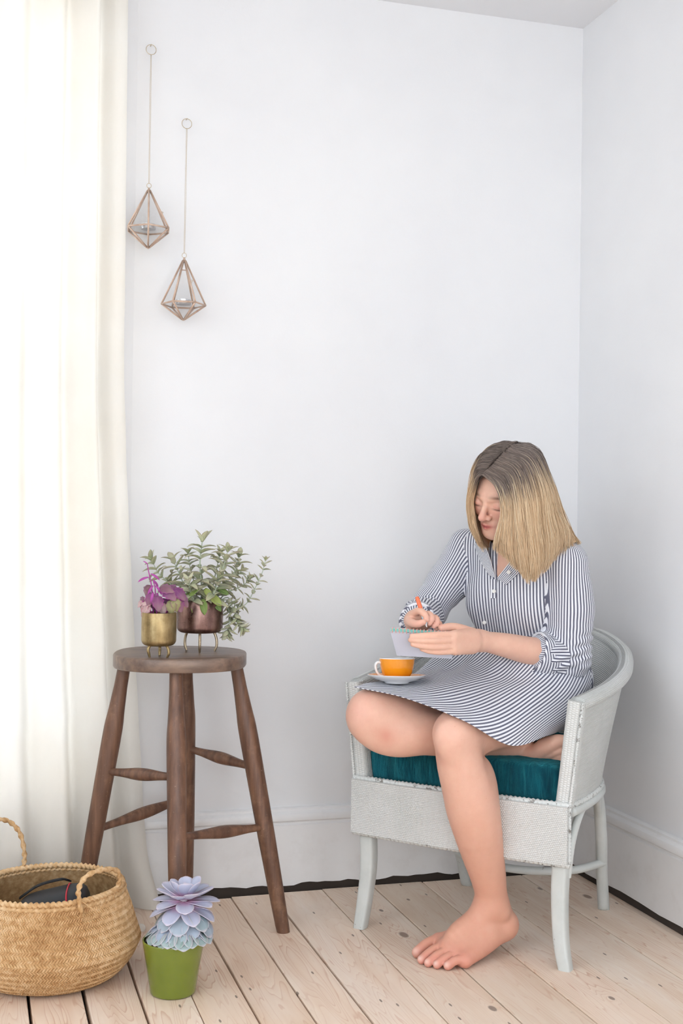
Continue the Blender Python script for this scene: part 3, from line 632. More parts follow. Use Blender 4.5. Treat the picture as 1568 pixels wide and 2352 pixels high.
w = mesh('weave', vv, ff, M_STRAW, bk, False); w['kind'] = 'stuff'
def circ(R, z, n, f=None):
    return np.array([(BC[0] + R * wob(a, z) * math.cos(a), BC[1] + R * wob(a, z) * math.sin(a), z + (f(a) if f else 0)) for a in np.arange(n) * 2 * math.pi / n])
v, f, uv = tube(circ(0.1545, 0.1975, 420), 0.0058, 8, closed=True, lobes=(2, 84, 0.34)); mesh('rim_braid', v, f, M_STRAW, bk, True)
v, f, uv = tube(circ(0.1585, 0.188, 420), 0.0050, 8, closed=True, lobes=(2, -84, 0.34)); mesh('rim_braid', v, f, M_STRAW, bk, True)
def handle(P):
    n = 110; C = catmull([np.asarray(p, float) for p in P], n); v, f, uv = tube(C, 0.0049, 8, lobes=(2, 15, 0.32)); mesh('handle', v, f, M_STRAW, bk, True)
rimz = 0.2
handle([at(188, 2106, 2.605), at(182, 2070, 2.595), at(181, 2040, 2.59), at(200, 2012, 2.61), at(236, 1998, 2.65), at(268, 2000, 2.69), at(274, 2024, 2.71), at(262, 2050, 2.705), at(258, 2068, 2.70)])
handle([at(54, 1992, 2.865), at(56, 1960, 2.865), at(46, 1915, 2.86), at(22, 1888, 2.85), at(-10, 1884, 2.82), at(-42, 1905, 2.79), at(-60, 1950, 2.77), at(-66, 2000, 2.76)])
# fraying ends where the handle is tied off
for P in ([(190, 2100), (196, 2118), (186, 2128)], [(188, 2070), (212, 2088), (222, 2100), (205, 2112), (188, 2104)], [(186, 2100), (178, 2112)]):
    v, f, uv = tube(catmull([at(x, y, 2.588) for x, y in P], 14), 0.0007, 5); mesh('loose_strand', v, f, M_STRAW, bk)
# black bag lying in the basket
M_BLACK = plain('black_nylon', (34, 37, 44), 0.55); M_RED = plain('red_piping', (196, 42, 62), 0.5)
bc = at(122, 2066, 2.745); bag = empty('camera_bag', bc, 'black padded bag with red piping lying inside the woven basket', 'bag')
def bag_shape():
    n, m = 28, 20; v = []; f = []
    ax = nz(camv(1, -0.20, 0.12)); up = nz(np.array([0, 0, 1]) - ax * ax[2]); sd = np.cross(ax, up)
    for i in range(n + 1):
        t = i / n; r = (1 - abs(2 * t - 1) ** 5) ** 0.5
        for k in range(m):
            a = 2 * math.pi * k / m; c, s = math.cos(a), math.sin(a); q = 3.2
            rr = 1 / ((abs(c) ** q + abs(s) ** q) ** (1 / q))
            v.append(bc + ax * (t - 0.5) * 0.155 + up * rr * s * 0.030 * (0.25 + 0.75 * r) + sd * rr * c * 0.062 * (0.35 + 0.65 * r) + up * -0.012)
    for i in range(n):
        for k in range(m): f.append((i * m + k, i * m + (k + 1) % m, (i + 1) * m + (k + 1) % m, (i + 1) * m + k))
    f.append(tuple(range(m))[::-1]); f.append(tuple(n * m + k for k in range(m)))
    mesh('bag_body', v, f, M_BLACK, bag, True, 70)
    ring = []
    for k in range(48):
        a = 2 * math.pi * k / 48; c, s = math.cos(a), math.sin(a); q = 3.2; rr = 1 / ((abs(c) ** q + abs(s) ** q) ** (1 / q))
        ring.append(bc + ax * 0.036 + up * rr * s * 0.0305 + sd * rr * c * 0.0625 + up * -0.012)
    v, f, uv = tube(ring, 0.0019, 8, closed=True); mesh('piping', v, f, M_RED, bag)
    P = catmull([bc + ax * -0.075 + up * 0.012 + sd * -0.03, bc + ax * -0.03 + up * 0.030 + sd * -0.03, bc + ax * 0.02 + up * 0.031 + sd * -0.035, bc + ax * 0.034 + up * 0.02 + sd * -0.05], 20)
    v, f, uv = tube(P, 0.006, 8, shape=squircle(0.35, 1.4)); mesh('bag_strap', v, f, plain('black_webbing', (22, 22, 26), 0.7), bag)
bag_shape()

# ================================================================ HANGING GLASS LANTERNS
M_LBAR = mat_metal('rose_brass_bars', (176, 146, 128), (206, 178, 158), (224, 204, 188), 0.42, 0.35)
M_RING = mat_metal('pale_brass_wire', (176, 156, 128), (206, 190, 164), (226, 214, 194), 0.4)
M_CORD = plain('thin_beige_cord', (206, 190, 166), 0.8)
def mat_lglass():
    t = NT('thin_clear_glass'); tr = t.n('BsdfTransparent', ins={'Color': (0.99, 0.99, 0.99, 1)}); gl = t.n('BsdfGlossy', ins={'Roughness': 0.05}); mx = t.n('MixShader', ins={0: 0.035})
    t.l(tr.outputs[0], mx.inputs[1]); t.l(gl.outputs[0], mx.inputs[2]); t.l(mx.outputs[0], t.out.inputs[0]); return t.m
M_LGL = mat_lglass(); M_TIN = plain('tealight_cup', (206, 206, 208), 0.3, 1.0); M_WAX = plain('white_wax', (236, 230, 224), 0.5, 0, Subsurface_Weight=0.3); M_WICK = plain('wick', (80, 72, 66), 0.9)
def on_Y(px, py, Y):
    r = ray(px, py); return CC + Y / r[1] * r
def lantern(px, ytop, yring, ygird, ybot, R, rot, label, ringpx, open_face):
    YL = 3.243; a = on_Y(px, ytop, YL); g = on_Y(px, ygird, YL); b = on_Y(px, ybot, YL); cx, cy = a[0], YL
    za, zg, zb = a[2], g[2], b[2]
    hk = on_Y(ringpx[0], ringpx[1], 3.300); rr = 0.0132
    root = empty('hanging_glass_lantern', (hk[0], hk[1], zb), label, 'lantern', 'pair of hanging glass lanterns')
    ring = [(hk[0] + rr * math.cos(t), hk[1], hk[2] + rr * math.sin(t)) for t in np.arange(40) * 2 * math.pi / 40]
    v, f, uv = tube(ring, 0.0009, 8, closed=True); mesh('wall_ring', v, f, M_RING, root)
    v, f, uv = tube([(hk[0], YB + 0.006, hk[2] + rr + 0.002), (hk[0], hk[1] - 0.004, hk[2] + rr - 0.001)], 0.0011, 8); mesh('nail', v, f, M_RING, root)
    rs = [(cx + 0.0058 * math.cos(t), cy, za + 0.0062 + 0.0062 * math.sin(t)) for t in np.arange(24) * 2 * math.pi / 24]
    v, f, uv = tube(rs, 0.0008, 7, closed=True); mesh('small_ring', v, f, M_RING, root)
    for dx in (-0.0009, 0.0009):
        P = catmull([(hk[0] + dx, hk[1], hk[2] - rr), ((hk[0] + cx) / 2 + dx * 1.5, (hk[1] + cy) / 2, (hk[2] + za) / 2), (cx + dx, cy, za + 0.012)], 20)
        v, f, uv = tube(P, 0.00055, 6); mesh('cord', v, f, M_CORD, root)
    top = np.array([cx, cy, za]); bot = np.array([cx, cy, zb])
    C = [np.array([cx + R * math.cos(rot + k * math.pi / 3), cy + R * math.sin(rot + k * math.pi / 3), zg]) for k in range(6)]
    T = [top + (c - top) * 0.06 for c in C]; B = [bot + (c - bot) * 0.05 for c in C]
    bar = 0.0024
    for k in range(6):
        for p, q in ((T[k], C[k]), (C[k], C[(k + 1) % 6]), (C[k], B[k])):
            v, f, uv = tube([p, q], bar, 8); mesh('frame_bar', v, f, M_LBAR, root)
    v, f, uv = tube([top + (0, 0, 0.001), top - (0, 0, 0.012)], [0.002, 0.0055], 10); mesh('top_cap', v, f, M_LBAR, root)
    v, f, uv = tube([bot + (0, 0, 0.004), bot - (0, 0, 0.001)], [0.0045, 0.0015], 10); mesh('bottom_cap', v, f, M_LBAR, root)
    def pane(pts):
        n = nz(np.cross(pts[1] - pts[0], pts[2] - pts[0])) * 0.0007; m = len(pts)
        v = [p - n for p in pts] + [p + n for p in pts]
        mesh('pane', v, [tuple(range(m))[::-1], tuple(range(m, 2 * m))] + [(i, (i + 1) % m, m + (i + 1) % m, m + i) for i in range(m)], M_LGL, root, False)
    for k in range(6):
        j = (k + 1) % 6
        if k != open_face: pane([T[k], C[k], C[j], T[j]])
        pane([B[k], B[j], C[j], C[k]])
    # the little door: hinge bar, hasp
    j = (open_face + 1) % 6; u0 = T[open_face] + (C[open_face] - T[open_face]) * 0.24; u1 = T[j] + (C[j] - T[j]) * 0.24
    v, f, uv = tube([u0, u1], 0.0014, 8); mesh('door_bar', v, f, M_LBAR, root)
    h0 = T[j] + (C[j] - T[j]) * 0.55; out = nz(h0 - top * [1, 1, 0] - [0, 0, h0[2]])
    v, f, uv = tube(catmull([h0, h0 + out * 0.006 + [0, 0, 0.002], h0 + out * 0.009 + [0, 0, 0.006], h0 + out * 0.004 + [0, 0, 0.007]], 10), 0.0008, 6); mesh('hasp', v, f, M_RING, root)
    v, f, uv = lathe([(0.0005, zg - 0.0005), (R * 0.84, zg - 0.0005), (R * 0.84, zg - 0.0020), (0.0005, zg - 0.0020)], 6, (cx, cy, 0)); 
    v = [(cx + (p[0] - cx) * math.cos(rot) - (p[1] - cy) * math.sin(rot), cy + (p[0] - cx) * math.sin(rot) + (p[1] - cy) * math.cos(rot), p[2]) for p in v]; mesh('candle_plate', v, f, M_LGL, root, False)
    t = empty('tea_light', (cx, cy, zg), 'small tea light inside the ' + ('left, higher' if px < 380 else 'right, lower') + ' hanging glass lantern', 'candle', 'tea lights in the lanterns')
    z0 = zg + 0.0001
    v, f, uv = lathe([(0.0005, z0), (0.0185, z0), (0.0192, z0 + 0.001), (0.0196, z0 + 0.0125), (0.0190, z0 + 0.0127), (0.0186, z0 + 0.009)], 36, (cx, cy, 0)); mesh('cup', v, f, M_TIN, t, True, 40)
    v, f, uv = lathe([(0.0187, z0 + 0.0095), (0.010, z0 + 0.009), (0.0005, z0 + 0.0088)], 36, (cx, cy, 0)); mesh('wax', v, f, M_WAX, t)
    v, f, uv = tube([(cx, cy, z0 + 0.008), (cx + 0.001, cy, z0 + 0.0155)], 0.0008, 6); mesh('wick', v, f, M_WICK, t)
vr = math.atan2(-0.99, -0.13)
lantern(342, 432, 114, 527, 571, 0.0595, vr, 'upper left hanging faceted glass lantern with rosy brass edges', (347, 114), 1)
lantern(423, 592, 284, 700, 736, 0.0575, vr + math.pi / 6, 'lower right hanging faceted glass lantern with rosy brass edges', (429, 284), 5)

# ================================================================ LOOM CHAIR
CO = np.array([1.289, 2.916, 0]); CU = np.array([0.679, -0.734, 0]); CV = np.array([0.734, 0.679, 0])
def ch(u, v, z): return CO + CU * u + CV * v + np.array([0, 0, z])
def mat_loom():
    t = NT('painted_loom_weave'); uvn = t.tc('UV'); sp = t.n('SeparateXYZ'); t.l(uvn, sp.inputs[0]); ob = t.tc('Object')
    P = 0.0052
    fx = t.math('FRACT', t.math('DIVIDE', sp.outputs[0], P)); fy = t.math('FRACT', t.math('DIVIDE', sp.outputs[1], P * 0.8))
    row = t.math('FLOOR', t.math('DIVIDE', sp.outputs[1], P * 0.8)); off = t.math('MULTIPLY', t.math('FRACT', t.math('MULTIPLY', row, 0.5)), 1.0)
    cx = t.math('SINE', t.math('MULTIPLY', t.math('ADD', fx, off), 6.2832)); cy = t.math('SINE', t.math('MULTIPLY', fy, 3.1416))
    h = t.math('MULTIPLY', t.math('MULTIPLY_ADD', cx, 0.3, 0.7), t.math('POWER', cy, 0.6))
    base = t.ramp(t.noise(ob, 7, 4), [(0.3, lin((212, 214, 211))), (0.7, lin((226, 227, 225)))])
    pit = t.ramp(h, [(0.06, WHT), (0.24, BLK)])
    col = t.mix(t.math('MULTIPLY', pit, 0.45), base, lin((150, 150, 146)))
    chip = t.ramp(t.noise(ob, 60, 5, 0.7), [(0.66, BLK), (0.70, WHT)])
    col = t.mix(t.math('MULTIPLY', chip, t.math('MULTIPLY', pit, 0.8)), col, lin((96, 84, 74)))
    t.set(Base_Color=col, Roughness=0.55); t.bump(h, 0.75, 0.0022); return t.m
def mat_loompaint():
    t = NT('chipped_grey_paint'); ob = t.tc('Object')
    base = t.ramp(t.noise(ob, 12, 5), [(0.3, lin((198, 202, 199))), (0.7, lin((216, 219, 217)))])
    chip = t.ramp(t.noise(ob, 34, 7, 0.75), [(0.645, BLK), (0.675, WHT)])
    col = t.mix(t.math('MULTIPLY', chip, 0.75), base, lin((112, 98, 86)))
    t.set(Base_Color=col, Roughness=0.42); t.bump(t.noise(t.tc('Object', (40, 40, 12)), 1.0, 5), 0.15, 0.0015); return t.m
def mat_braid():
    t = NT('painted_braid'); ob = t.tc('Object')
    base = t.ramp(t.noise(ob, 12, 5), [(0.3, lin((208, 211, 208))), (0.7, lin((224, 226, 224)))])
    chip = t.ramp(t.noise(ob, 55, 6, 0.75), [(0.555, BLK), (0.595, WHT)])
    col = t.mix(t.math('MULTIPLY', chip, 0.8), base, lin((92, 80, 70)))
    t.set(Base_Color=col, Roughness=0.5); return t.m
M_LOOM = mat_loom(); M_CPAINT = mat_loompaint(); M_BRAID = mat_braid()
chair = empty('loom_armchair', CO, 'pale grey painted woven loom tub armchair standing in room corner', 'chair')
half_base = [(0.276, -0.228), (0.277, -0.14), (0.270, -0.04), (0.248, 0.06), (0.200, 0.155), (0.125, 0.215), (0.045, 0.240)]
half_rim = [(0.292, -0.226), (0.300, -0.14), (0.304, -0.02), (0.294, 0.10), (0.256, 0.205), (0.170, 0.290), (0.062, 0.328)]
rim_z = [0.598, 0.606, 0.620, 0.642, 0.676, 0.706, 0.720]
def full(h, z=None):
    R_ = [(u, v, z[i] if z else 0) for i, (u, v) in enumerate(h)]; return R_ + [(-u, v, w) for u, v, w in R_[::-1]]
NB = 120
base_c = catmull(full(half_base), NB); rim_c = catmull(full(half_rim, rim_z), NB)
def shell_pt(i, t, off=0.0):
    b = base_c[i]; r = rim_c[i]; k = t ** 1.15
    p = np.array([b[0] + (r[0] - b[0]) * k, b[1] + (r[1] - b[1]) * k, 0.366 + (r[2] - 0.366) * t])
    n = nz(np.array([p[0], max(p[1] + 0.02, 0) * 0.9 if p[1] > -0.02 else 0.0, 0])); p = p + n * off
    return ch(*p)
NT_ = 22
arc = np.concatenate([[0], np.cumsum(np.linalg.norm(np.diff(rim_c, axis=0), axis=1))])
P = np.array([[shell_pt(i, j / (NT_ - 1), 0.0) for i in range(NB)] for j in range(NT_)])
UV = np.array([[(arc[i], j / (NT_ - 1) * 0.3) for i in range(NB)] for j in range(NT_)])
solid_sheet(P, 0.020, 'tub_back', M_LOOM, chair, UV)
# padded rim, woven front posts
RP = np.array([shell_pt(i, 1.0, -0.004) for i in range(NB)])
v, f, uv = tube(RP, 0.0195, 16, shape=squircle(0.85, 1.0, 2.6)); mesh('rim_roll', v, f, M_LOOM, chair, True, 60, np.array(uv) * [1, 0.11])
for s in (1, -1):
    P0 = [ch(s * (0.2615 + 0.027 * t), -0.230, 0.366 + 0.240 * t) for t in np.linspace(0, 1, 24)]
    v, f, uv = tube(P0, 0.0185, 20, shape=squircle(1, 1, 5), up=CV); mesh('arm_post', v, f, M_LOOM, chair, True, 50, np.array(uv) * [1, 0.12])
    n = 240; v, f, uv = tube(catmull([ch(s * 0.2805, -0.249, 0.372), ch(s * 0.294, -0.248, 0.49), ch(s * 0.3075, -0.247, 0.604)], n), 0.0034, 6, lobes=(2, 40, 0.35)); mesh('braid', v, f, M_BRAID, chair)
# front apron with braids
AP = np.array([[ch(-0.279 + 0.558 * i / 40, -0.247 - 0.010 * math.sin(math.pi * i / 40), 0.240 + 0.130 * j / 6) for i in range(41)] for j in range(7)])
solid_sheet(AP, -0.016, 'apron', M_LOOM, chair, np.array([[(0.558 * i / 40, 0.13 * j / 6) for i in range(41)] for j in range(7)]))
for z, r in ((0.371, 0.0072), (0.238, 0.0075)):
    n = 400; Q = [ch(-0.281 + 0.562 * i / n, -0.248 - 0.010 * math.sin(math.pi * i / n), z) for i in range(n + 1)]
    v, f, uv = tube(Q, r, 8, lobes=(2, 52, 0.16)); mesh('braid', v, f, M_BRAID, chair)
for s in (1, -1):
    n = 160; v, f, uv = tube([ch(s * 0.280, -0.249, 0.236 + 0.137 * i / n) for i in range(n + 1)], 0.0040, 6, lobes=(2, 18, 0.35)); mesh('braid', v, f, M_BRAID, chair)
# side and back seat rails with braid, and the seat deck under the cushion
RB = np.array([ch(base_c[i][0], base_c[i][1], 0.366) for i in range(NB)])
v, f, uv = tube(catmull(list(RB[::6]), 420), 0.0062, 8, lobes=(2, 70, 0.3)); mesh('braid', v, f, M_BRAID, chair)
v, f, uv = tube(RB + [0, 0, -0.014], 0.011, 10); mesh('seat_rail', v, f, M_CPAINT, chair)
dk = [ch(base_c[i][0] * 0.96, base_c[i][1] * 0.96, 0.362) for i in range(0, NB, 3)]; m = len(dk)
mesh('seat_deck', dk + [p - [0, 0, 0.016] for p in dk], [tuple(range(m)), tuple(range(m, 2 * m))[::-1]] + [(i, m + i, m + (i + 1) % m, (i + 1) % m) for i in range(m)], M_LOOM, chair, False)
# legs: sabre front legs, bentwood back legs with arched braces, bent stretcher
for s in (1, -1):
    C = catmull([ch(s * 0.253, -0.222, 0.37), ch(s * 0.252, -0.223, 0.24), ch(s * 0.250, -0.223, 0.15), ch(s * 0.257, -0.230, 0.06), ch(s * (0.272 if s > 0 else 0.262), -0.240, 0.0)], 40)
    v, f, uv = tube(C, np.interp(np.linspace(0, 1, 40), [0, .4, 1], [0.0188, 0.0185, 0.0150]), 20, shape=squircle(1, 1, 4.5), up=CV); v = np.array(v); v[-20:, 2] = 0
    mesh('leg', v, f, M_CPAINT, chair, True, 45)
    C = catmull([ch(s * 0.235, 0.06, 0.350), ch(s * 0.222, 0.12, 0.30), ch(s * 0.214, 0.165, 0.20), ch(s * 0.203, 0.205, 0.10), ch(s * 0.197, 0.240, 0.0)], 40)
    v, f, uv = tube(C, np.interp(np.linspace(0, 1, 40), [0, .3, 1], [0.013, 0.0150, 0.0150]), 14); v = np.array(v); v[-14:, 2] = 0
    mesh('leg', v, f, M_CPAINT, chair, True, 60)
    C = catmull([ch(s * 0.262, -0.212, 0.20), ch(s * 0.268, -0.200, 0.28), ch(s * 0.270, -0.15, 0.338), ch(s * 0.262, -0.06, 0.352), ch(s * 0.240, 0.045, 0.338), ch(s * 0.219, 0.13, 0.27), ch(s * 0.210, 0.175, 0.17)], 48)
    v, f, uv = tube(C, 0.0095, 12); mesh('arched_brace', v, f, M_CPAINT, chair, True, 60)
C = catmull([ch(-0.212, 0.190, 0.135), ch(-0.16, 0.10, 0.128), ch(-0.06, 0.045, 0.125), ch(0.06, 0.045, 0.125), ch(0.16, 0.10, 0.128), ch(0.212, 0.190, 0.135)], 60)
v, f, uv = tube(C, 0.0105, 12); mesh('bent_stretcher', v, f, M_CPAINT, chair, True, 60)

# ---------------------------------------------------------------- velvet seat cushion
def mat_velvet():
    t = NT('teal_velvet'); ob = t.tc('Object'); n = t.noise(t.tc('Object', (2.6, 2.6, 0.5)), 16, 4, 0.6)  # upright streaks put the light and dark of the folds into the colour
    t.set(Base_Color=t.ramp(n, [(0.3, lin((2, 56, 72))), (0.6, lin((4, 86, 104))), (0.8, lin((14, 112, 128)))]), Roughness=0.75, Sheen_Weight=0.9, Sheen_Roughness=0.35, Sheen_Tint=(0.08, 0.55, 0.62, 1), Specular_IOR_Level=0.2)
    t.bump(t.math('ADD', t.math('MULTIPLY', t.noise(t.tc('Object', (55, 55, 9)), 1.0, 3, 0.5, 0.6), 4.0), t.noise(ob, 700, 2)), 0.8, 0.008); return t.m
def cushion():
    out = [(u * 0.905, (v if v > -0.2 else -0.222) * 0.985) for u, v in half_base]; L = [(u, v, 0) for u, v in out] + [(-u, v, 0) for u, v in out[::-1]]
    side = catmull(L, 150); front = [np.array([-out[0][0] + 2 * out[0][0] * i / 49, -0.2205 - 0.004 * math.sin(math.pi * i / 49), 0]) for i in range(1, 49)]
    ring = np.array(list(side) + front); n = len(ring); prof = [(0.90, 0.004), (0.975, 0.0), (0.992, 0.010), (1.0, 0.030), (1.0, 0.060), (0.996, 0.072), (0.985, 0.080), (0.955, 0.085), (0.88, 0.087), (0.6, 0.088), (0.3, 0.088), (0.02, 0.088)]
    v = []
    s = np.concatenate([[0], np.cumsum(np.linalg.norm(np.diff(ring, axis=0), axis=1))])
    for k, (q, z) in enumerate(prof):
        for i in range(n):
            ru = (0.0022 * math.sin(s[i] * 330 + 2 * math.sin(s[i] * 41) + z * 25) + 0.0062 * math.sin(s[i] * 130 + 3 * math.sin(s[i] * 23) + z * 55) * (0.5 + 0.5 * math.sin(s[i] * 31))) * (0.35 + 0.65 * math.cos((z - 0.035) * 22)); amp = 1.0 if 2 <= k <= 7 else (0.35 if k == 8 else 0)
            p = ring[i] * q; d = nz(ring[i] - np.array([0, -0.02, 0]))
            p = p + d * ru * amp; v.append(ch(p[0], p[1], 0.367 + z + 0.0015 * amp * math.sin(s[i] * 210)))
    f = []
    for k in range(len(prof) - 1):
        for i in range(n): f.append((k * n + i, (k + 1) * n + i, (k + 1) * n + (i + 1) % n, k * n + (i + 1) % n))
    f.append(tuple(range(n))); f.append(tuple((len(prof) - 1) * n + i for i in range(n))[::-1])
    o = mesh('seat_cushion', v, f, mat_velvet(), None, True)
    tag(o, 'teal velvet box cushion on the seat of the loom armchair', 'cushion')
cushion()
# ================================================================ THE PERSON
# ---- a small signed-distance modeller: one continuous skin, polygonised by surface nets
class SDF:
    def __init__(s, lo, hi, h):
        s.lo = np.array(lo, float); s.h = h; s.n = np.ceil((np.array(hi) - s.lo) / h).astype(int) + 1
        s.D = np.full(tuple(s.n), 0.06, np.float32)
    def sub(s, lo, hi):
        a = np.maximum(np.floor((np.asarray(lo) - s.lo) / s.h).astype(int), 0); b = np.minimum(np.ceil((np.asarray(hi) - s.lo) / s.h).astype(int) + 1, s.n)
        if np.any(b <= a): return None
        ax = [(s.lo[i] + s.h * np.arange(a[i], b[i])).astype(np.float32) for i in range(3)]
        return tuple(slice(a[i], b[i]) for i in range(3)), np.stack(np.meshgrid(*ax, indexing='ij'), -1)
    def put(s, fn, lo, hi, k, op='add'):
        q = s.sub(np.asarray(lo) - 0.045, np.asarray(hi) + 0.045)
        if q is None: return
        sl, P = q; d = fn(P); D = s.D[sl]
        if op == 'add':
            if k > 0: w = np.clip(0.5 + 0.5 * (D - d) / k, 0, 1); r = D + (d - D) * w - k * w * (1 - w)
            else: r = np.minimum(D, d)
        else:
            d = -d
            if k > 0: w = np.clip(0.5 - 0.5 * (D - d) / k, 0, 1); r = D + (d - D) * w + k * w * (1 - w)
            else: r = np.maximum(D, d)
        s.D[sl] = r
    def cone(s, a, b, ra, rb, k=0.015, op='add'):
        a = np.asarray(a, float); b = np.asarray(b, float); R = max(ra, rb)
        s.put(lambda P: f_cone(P, a, b, ra, rb), np.minimum(a, b) - R, np.maximum(a, b) + R, k, op)
    def chain(s, pts, rad, k=0.015):
        for i in range(len(pts) - 1): s.cone(pts[i], pts[i + 1], rad[i], rad[i + 1], k)
    def curve(s, pts, rad, n=24, k=0.015, shrink=0.0):
        C = catmull([np.append(np.asarray(p, float), r) for p, r in zip(pts, rad)], n); lo = (C[:, :3] - C[:, 3:]).min(0); hi = (C[:, :3] + C[:, 3:]).max(0)
        q = s.sub(lo - 0.04, hi + 0.04)
        if q is None: return
        sl, _ = q; t = SDF.__new__(SDF); t.lo = s.lo + s.h * np.array([z.start for z in sl]); t.h = s.h; t.n = np.array([z.stop - z.start for z in sl]); t.D = np.full(tuple(t.n), 0.06, np.float32)
        for i in range(n - 1):
            a, b = C[i], C[i + 1]; w = t.sub(np.minimum(a[:3] - a[3], b[:3] - b[3]) - 0.03, np.maximum(a[:3] + a[3], b[:3] + b[3]) + 0.03)
            if w is not None: t.D[w[0]] = np.minimum(t.D[w[0]], f_cone(w[1], a[:3], b[:3], a[3], b[3]))
        D = s.D[sl]; d = t.D
        if k > 0: w = np.clip(0.5 + 0.5 * (D - d) / k, 0, 1); r = D + (d - D) * w - k * w * (1 - w)
        else: r = np.minimum(D, d)
        s.D[sl] = r
    def ell(s, c, A, r, k=0.015, op='add'):
        c = np.asarray(c, float); A = np.asarray(A, float); r = np.asarray(r, float); R = r.max()
        s.put(lambda P: f_ell(P, c, A, r), c - R, c + R, k, op)
    def mesh(s):
        D = s.D; I = D < 0; nx, ny, nz_ = D.shape
        cnt = np.zeros((nx - 1, ny - 1, nz_ - 1), np.uint8); C8 = [(i, j, k) for i in (0, 1) for j in (0, 1) for k in (0, 1)]
        for i, j, k in C8: cnt += I[i:nx - 1 + i, j:ny - 1 + j, k:nz_ - 1 + k]
        act = np.argwhere((cnt > 0) & (cnt < 8)); flat = np.ravel_multi_index(act.T, cnt.shape)
        val = {c: D[act[:, 0] + c[0], act[:, 1] + c[1], act[:, 2] + c[2]] for c in C8}
        acc = np.zeros((len(act), 3)); num = np.zeros(len(act))
        for c in C8:
            for ax in range(3):
                if c[ax] == 0:
                    e = list(c); e[ax] = 1; e = tuple(e); va, vb = val[c], val[e]; m = (va < 0) != (vb < 0)
                    t = np.where(m, va / np.where(m, va - vb, 1), 0); p = np.tile(np.array(c, float), (len(act), 1)); p[:, ax] = t
                    acc[m] += p[m]; num[m] += 1
        V = s.lo + s.h * (act + acc / num[:, None]); F = []
        for ax in range(3):
            o1, o2 = [(1, 2), (2, 0), (0, 1)][ax]
            sl0 = [slice(1, n - 1) for n in D.shape]; sl0[ax] = slice(0, D.shape[ax] - 1); sl1 = list(sl0); sl1[ax] = slice(1, D.shape[ax])
            a = I[tuple(sl0)]; b = I[tuple(sl1)]; E = np.argwhere(a != b)
            if len(E) == 0: continue
            st = a[tuple(E.T)]; base = E + 1; base[:, ax] -= 1
            q = []
            for d1, d2 in ((0, 0), (1, 0), (1, 1), (0, 1)):
                c = base.copy(); c[:, o1] -= d1; c[:, o2] -= d2; q.append(np.searchsorted(flat, np.ravel_multi_index(c.T, cnt.shape)))
            q = np.stack(q, 1); q[~st] = q[~st][:, ::-1]; F.append(q)
        return V, np.concatenate(F)
def f_cone(P, a, b, ra, rb):
    ba = (b - a).astype(np.float32); pa = P - a.astype(np.float32); t = np.clip(pa @ ba / max(float(ba @ ba), 1e-9), 0, 1)
    return np.linalg.norm(pa - t[..., None] * ba, axis=-1) - (ra + (rb - ra) * t)
def f_ell(P, c, A, r):
    q = (P - c.astype(np.float32)) @ A.T.astype(np.float32); k0 = np.linalg.norm(q / r, axis=-1); k1 = np.maximum(np.linalg.norm(q / (r * r), axis=-1), 1e-6)
    return (k0 * (k0 - 1) / k1).astype(np.float32)
def relax(V, F, it=2, lam=0.5):
    e = np.concatenate([F[:, [0, 1]], F[:, [1, 2]], F[:, [2, 3]], F[:, [3, 0]]]); e = np.concatenate([e, e[:, ::-1]]); n = len(V)
    deg = np.bincount(e[:, 0], minlength=n)[:, None]
    for _ in range(it):
        for l in (lam, -lam * 1.02):
            m = np.stack([np.bincount(e[:, 0], weights=V[e[:, 1], i], minlength=n) for i in range(3)], 1) / np.maximum(deg, 1); V = V + l * (m - V)
    return V
def np_mesh(name, V, F):
    me = bpy.data.meshes.new(name); me.vertices.add(len(V)); me.vertices.foreach_set('co', V.astype(np.float32).ravel())
    me.loops.add(F.size); me.loops.foreach_set('vertex_index', F.astype(np.int32).ravel()); me.polygons.add(len(F)); me.polygons.foreach_set('loop_start', np.arange(0, F.size, 4, dtype=np.int32))
    me.update(calc_edges=True); me.validate(); return me

# ---- joints (photo pixel + real distance)
J = {k: at(*p) for k, p in dict(
    Lhip=(1285, 1600, 3.15), Lknee=(1050, 1686, 2.835), Lank=(1130, 2078, 2.905),
    Rhip=(1185, 1618, 3.20), Rknee=(856, 1641, 2.955), Rcalf=(975, 1682, 2.955), Rshin=(1100, 1700, 2.985), Rank=(1198, 1722, 2.985),
    pelv=(1240, 1560, 3.20), waist=(1205, 1465, 3.17), chest=(1185, 1345, 3.13), neckb=(1188, 1258, 3.115),
    Lsh=(1302, 1292, 3.035), Rsh=(1066, 1262, 3.235), Lelb=(1298, 1500, 3.05), Lwr=(1098, 1471, 2.93), Relb=(976, 1412, 3.15), Rwr=(957, 1428, 2.975)).items()}
per = empty('person', (1.07, 2.70, 0.0), 'person in navy and white striped shirt dress seated barefoot, writing in notebook', 'person')
# head frame
def head_axes(yaw, pitch, roll):
    y, p, r = map(math.radians, (yaw, pitch, roll))
    f = np.array([-math.sin(y) * math.cos(p), math.sin(p), -math.cos(y) * math.cos(p)]); u = np.array([-math.sin(y) * math.sin(p), -math.cos(p), -math.cos(y) * math.sin(p)])
    Rm = np.array([[math.cos(r), -math.sin(r), 0], [math.sin(r), math.cos(r), 0], [0, 0, 1]]); f = Rm @ f; u = Rm @ u
    F, U = CM.T @ f, CM.T @ u; X = np.cross(F, U); X = X if (CM @ X)[0] > 0 else -X
    return np.stack([X, F, U])                                   # rows: her left, face forward, up
HA = head_axes(42, 30, 16); HC = at(1166, 1113, 3.03)
def hd(x, y, z): return HC + HA.T @ np.array([x, y, z], float)

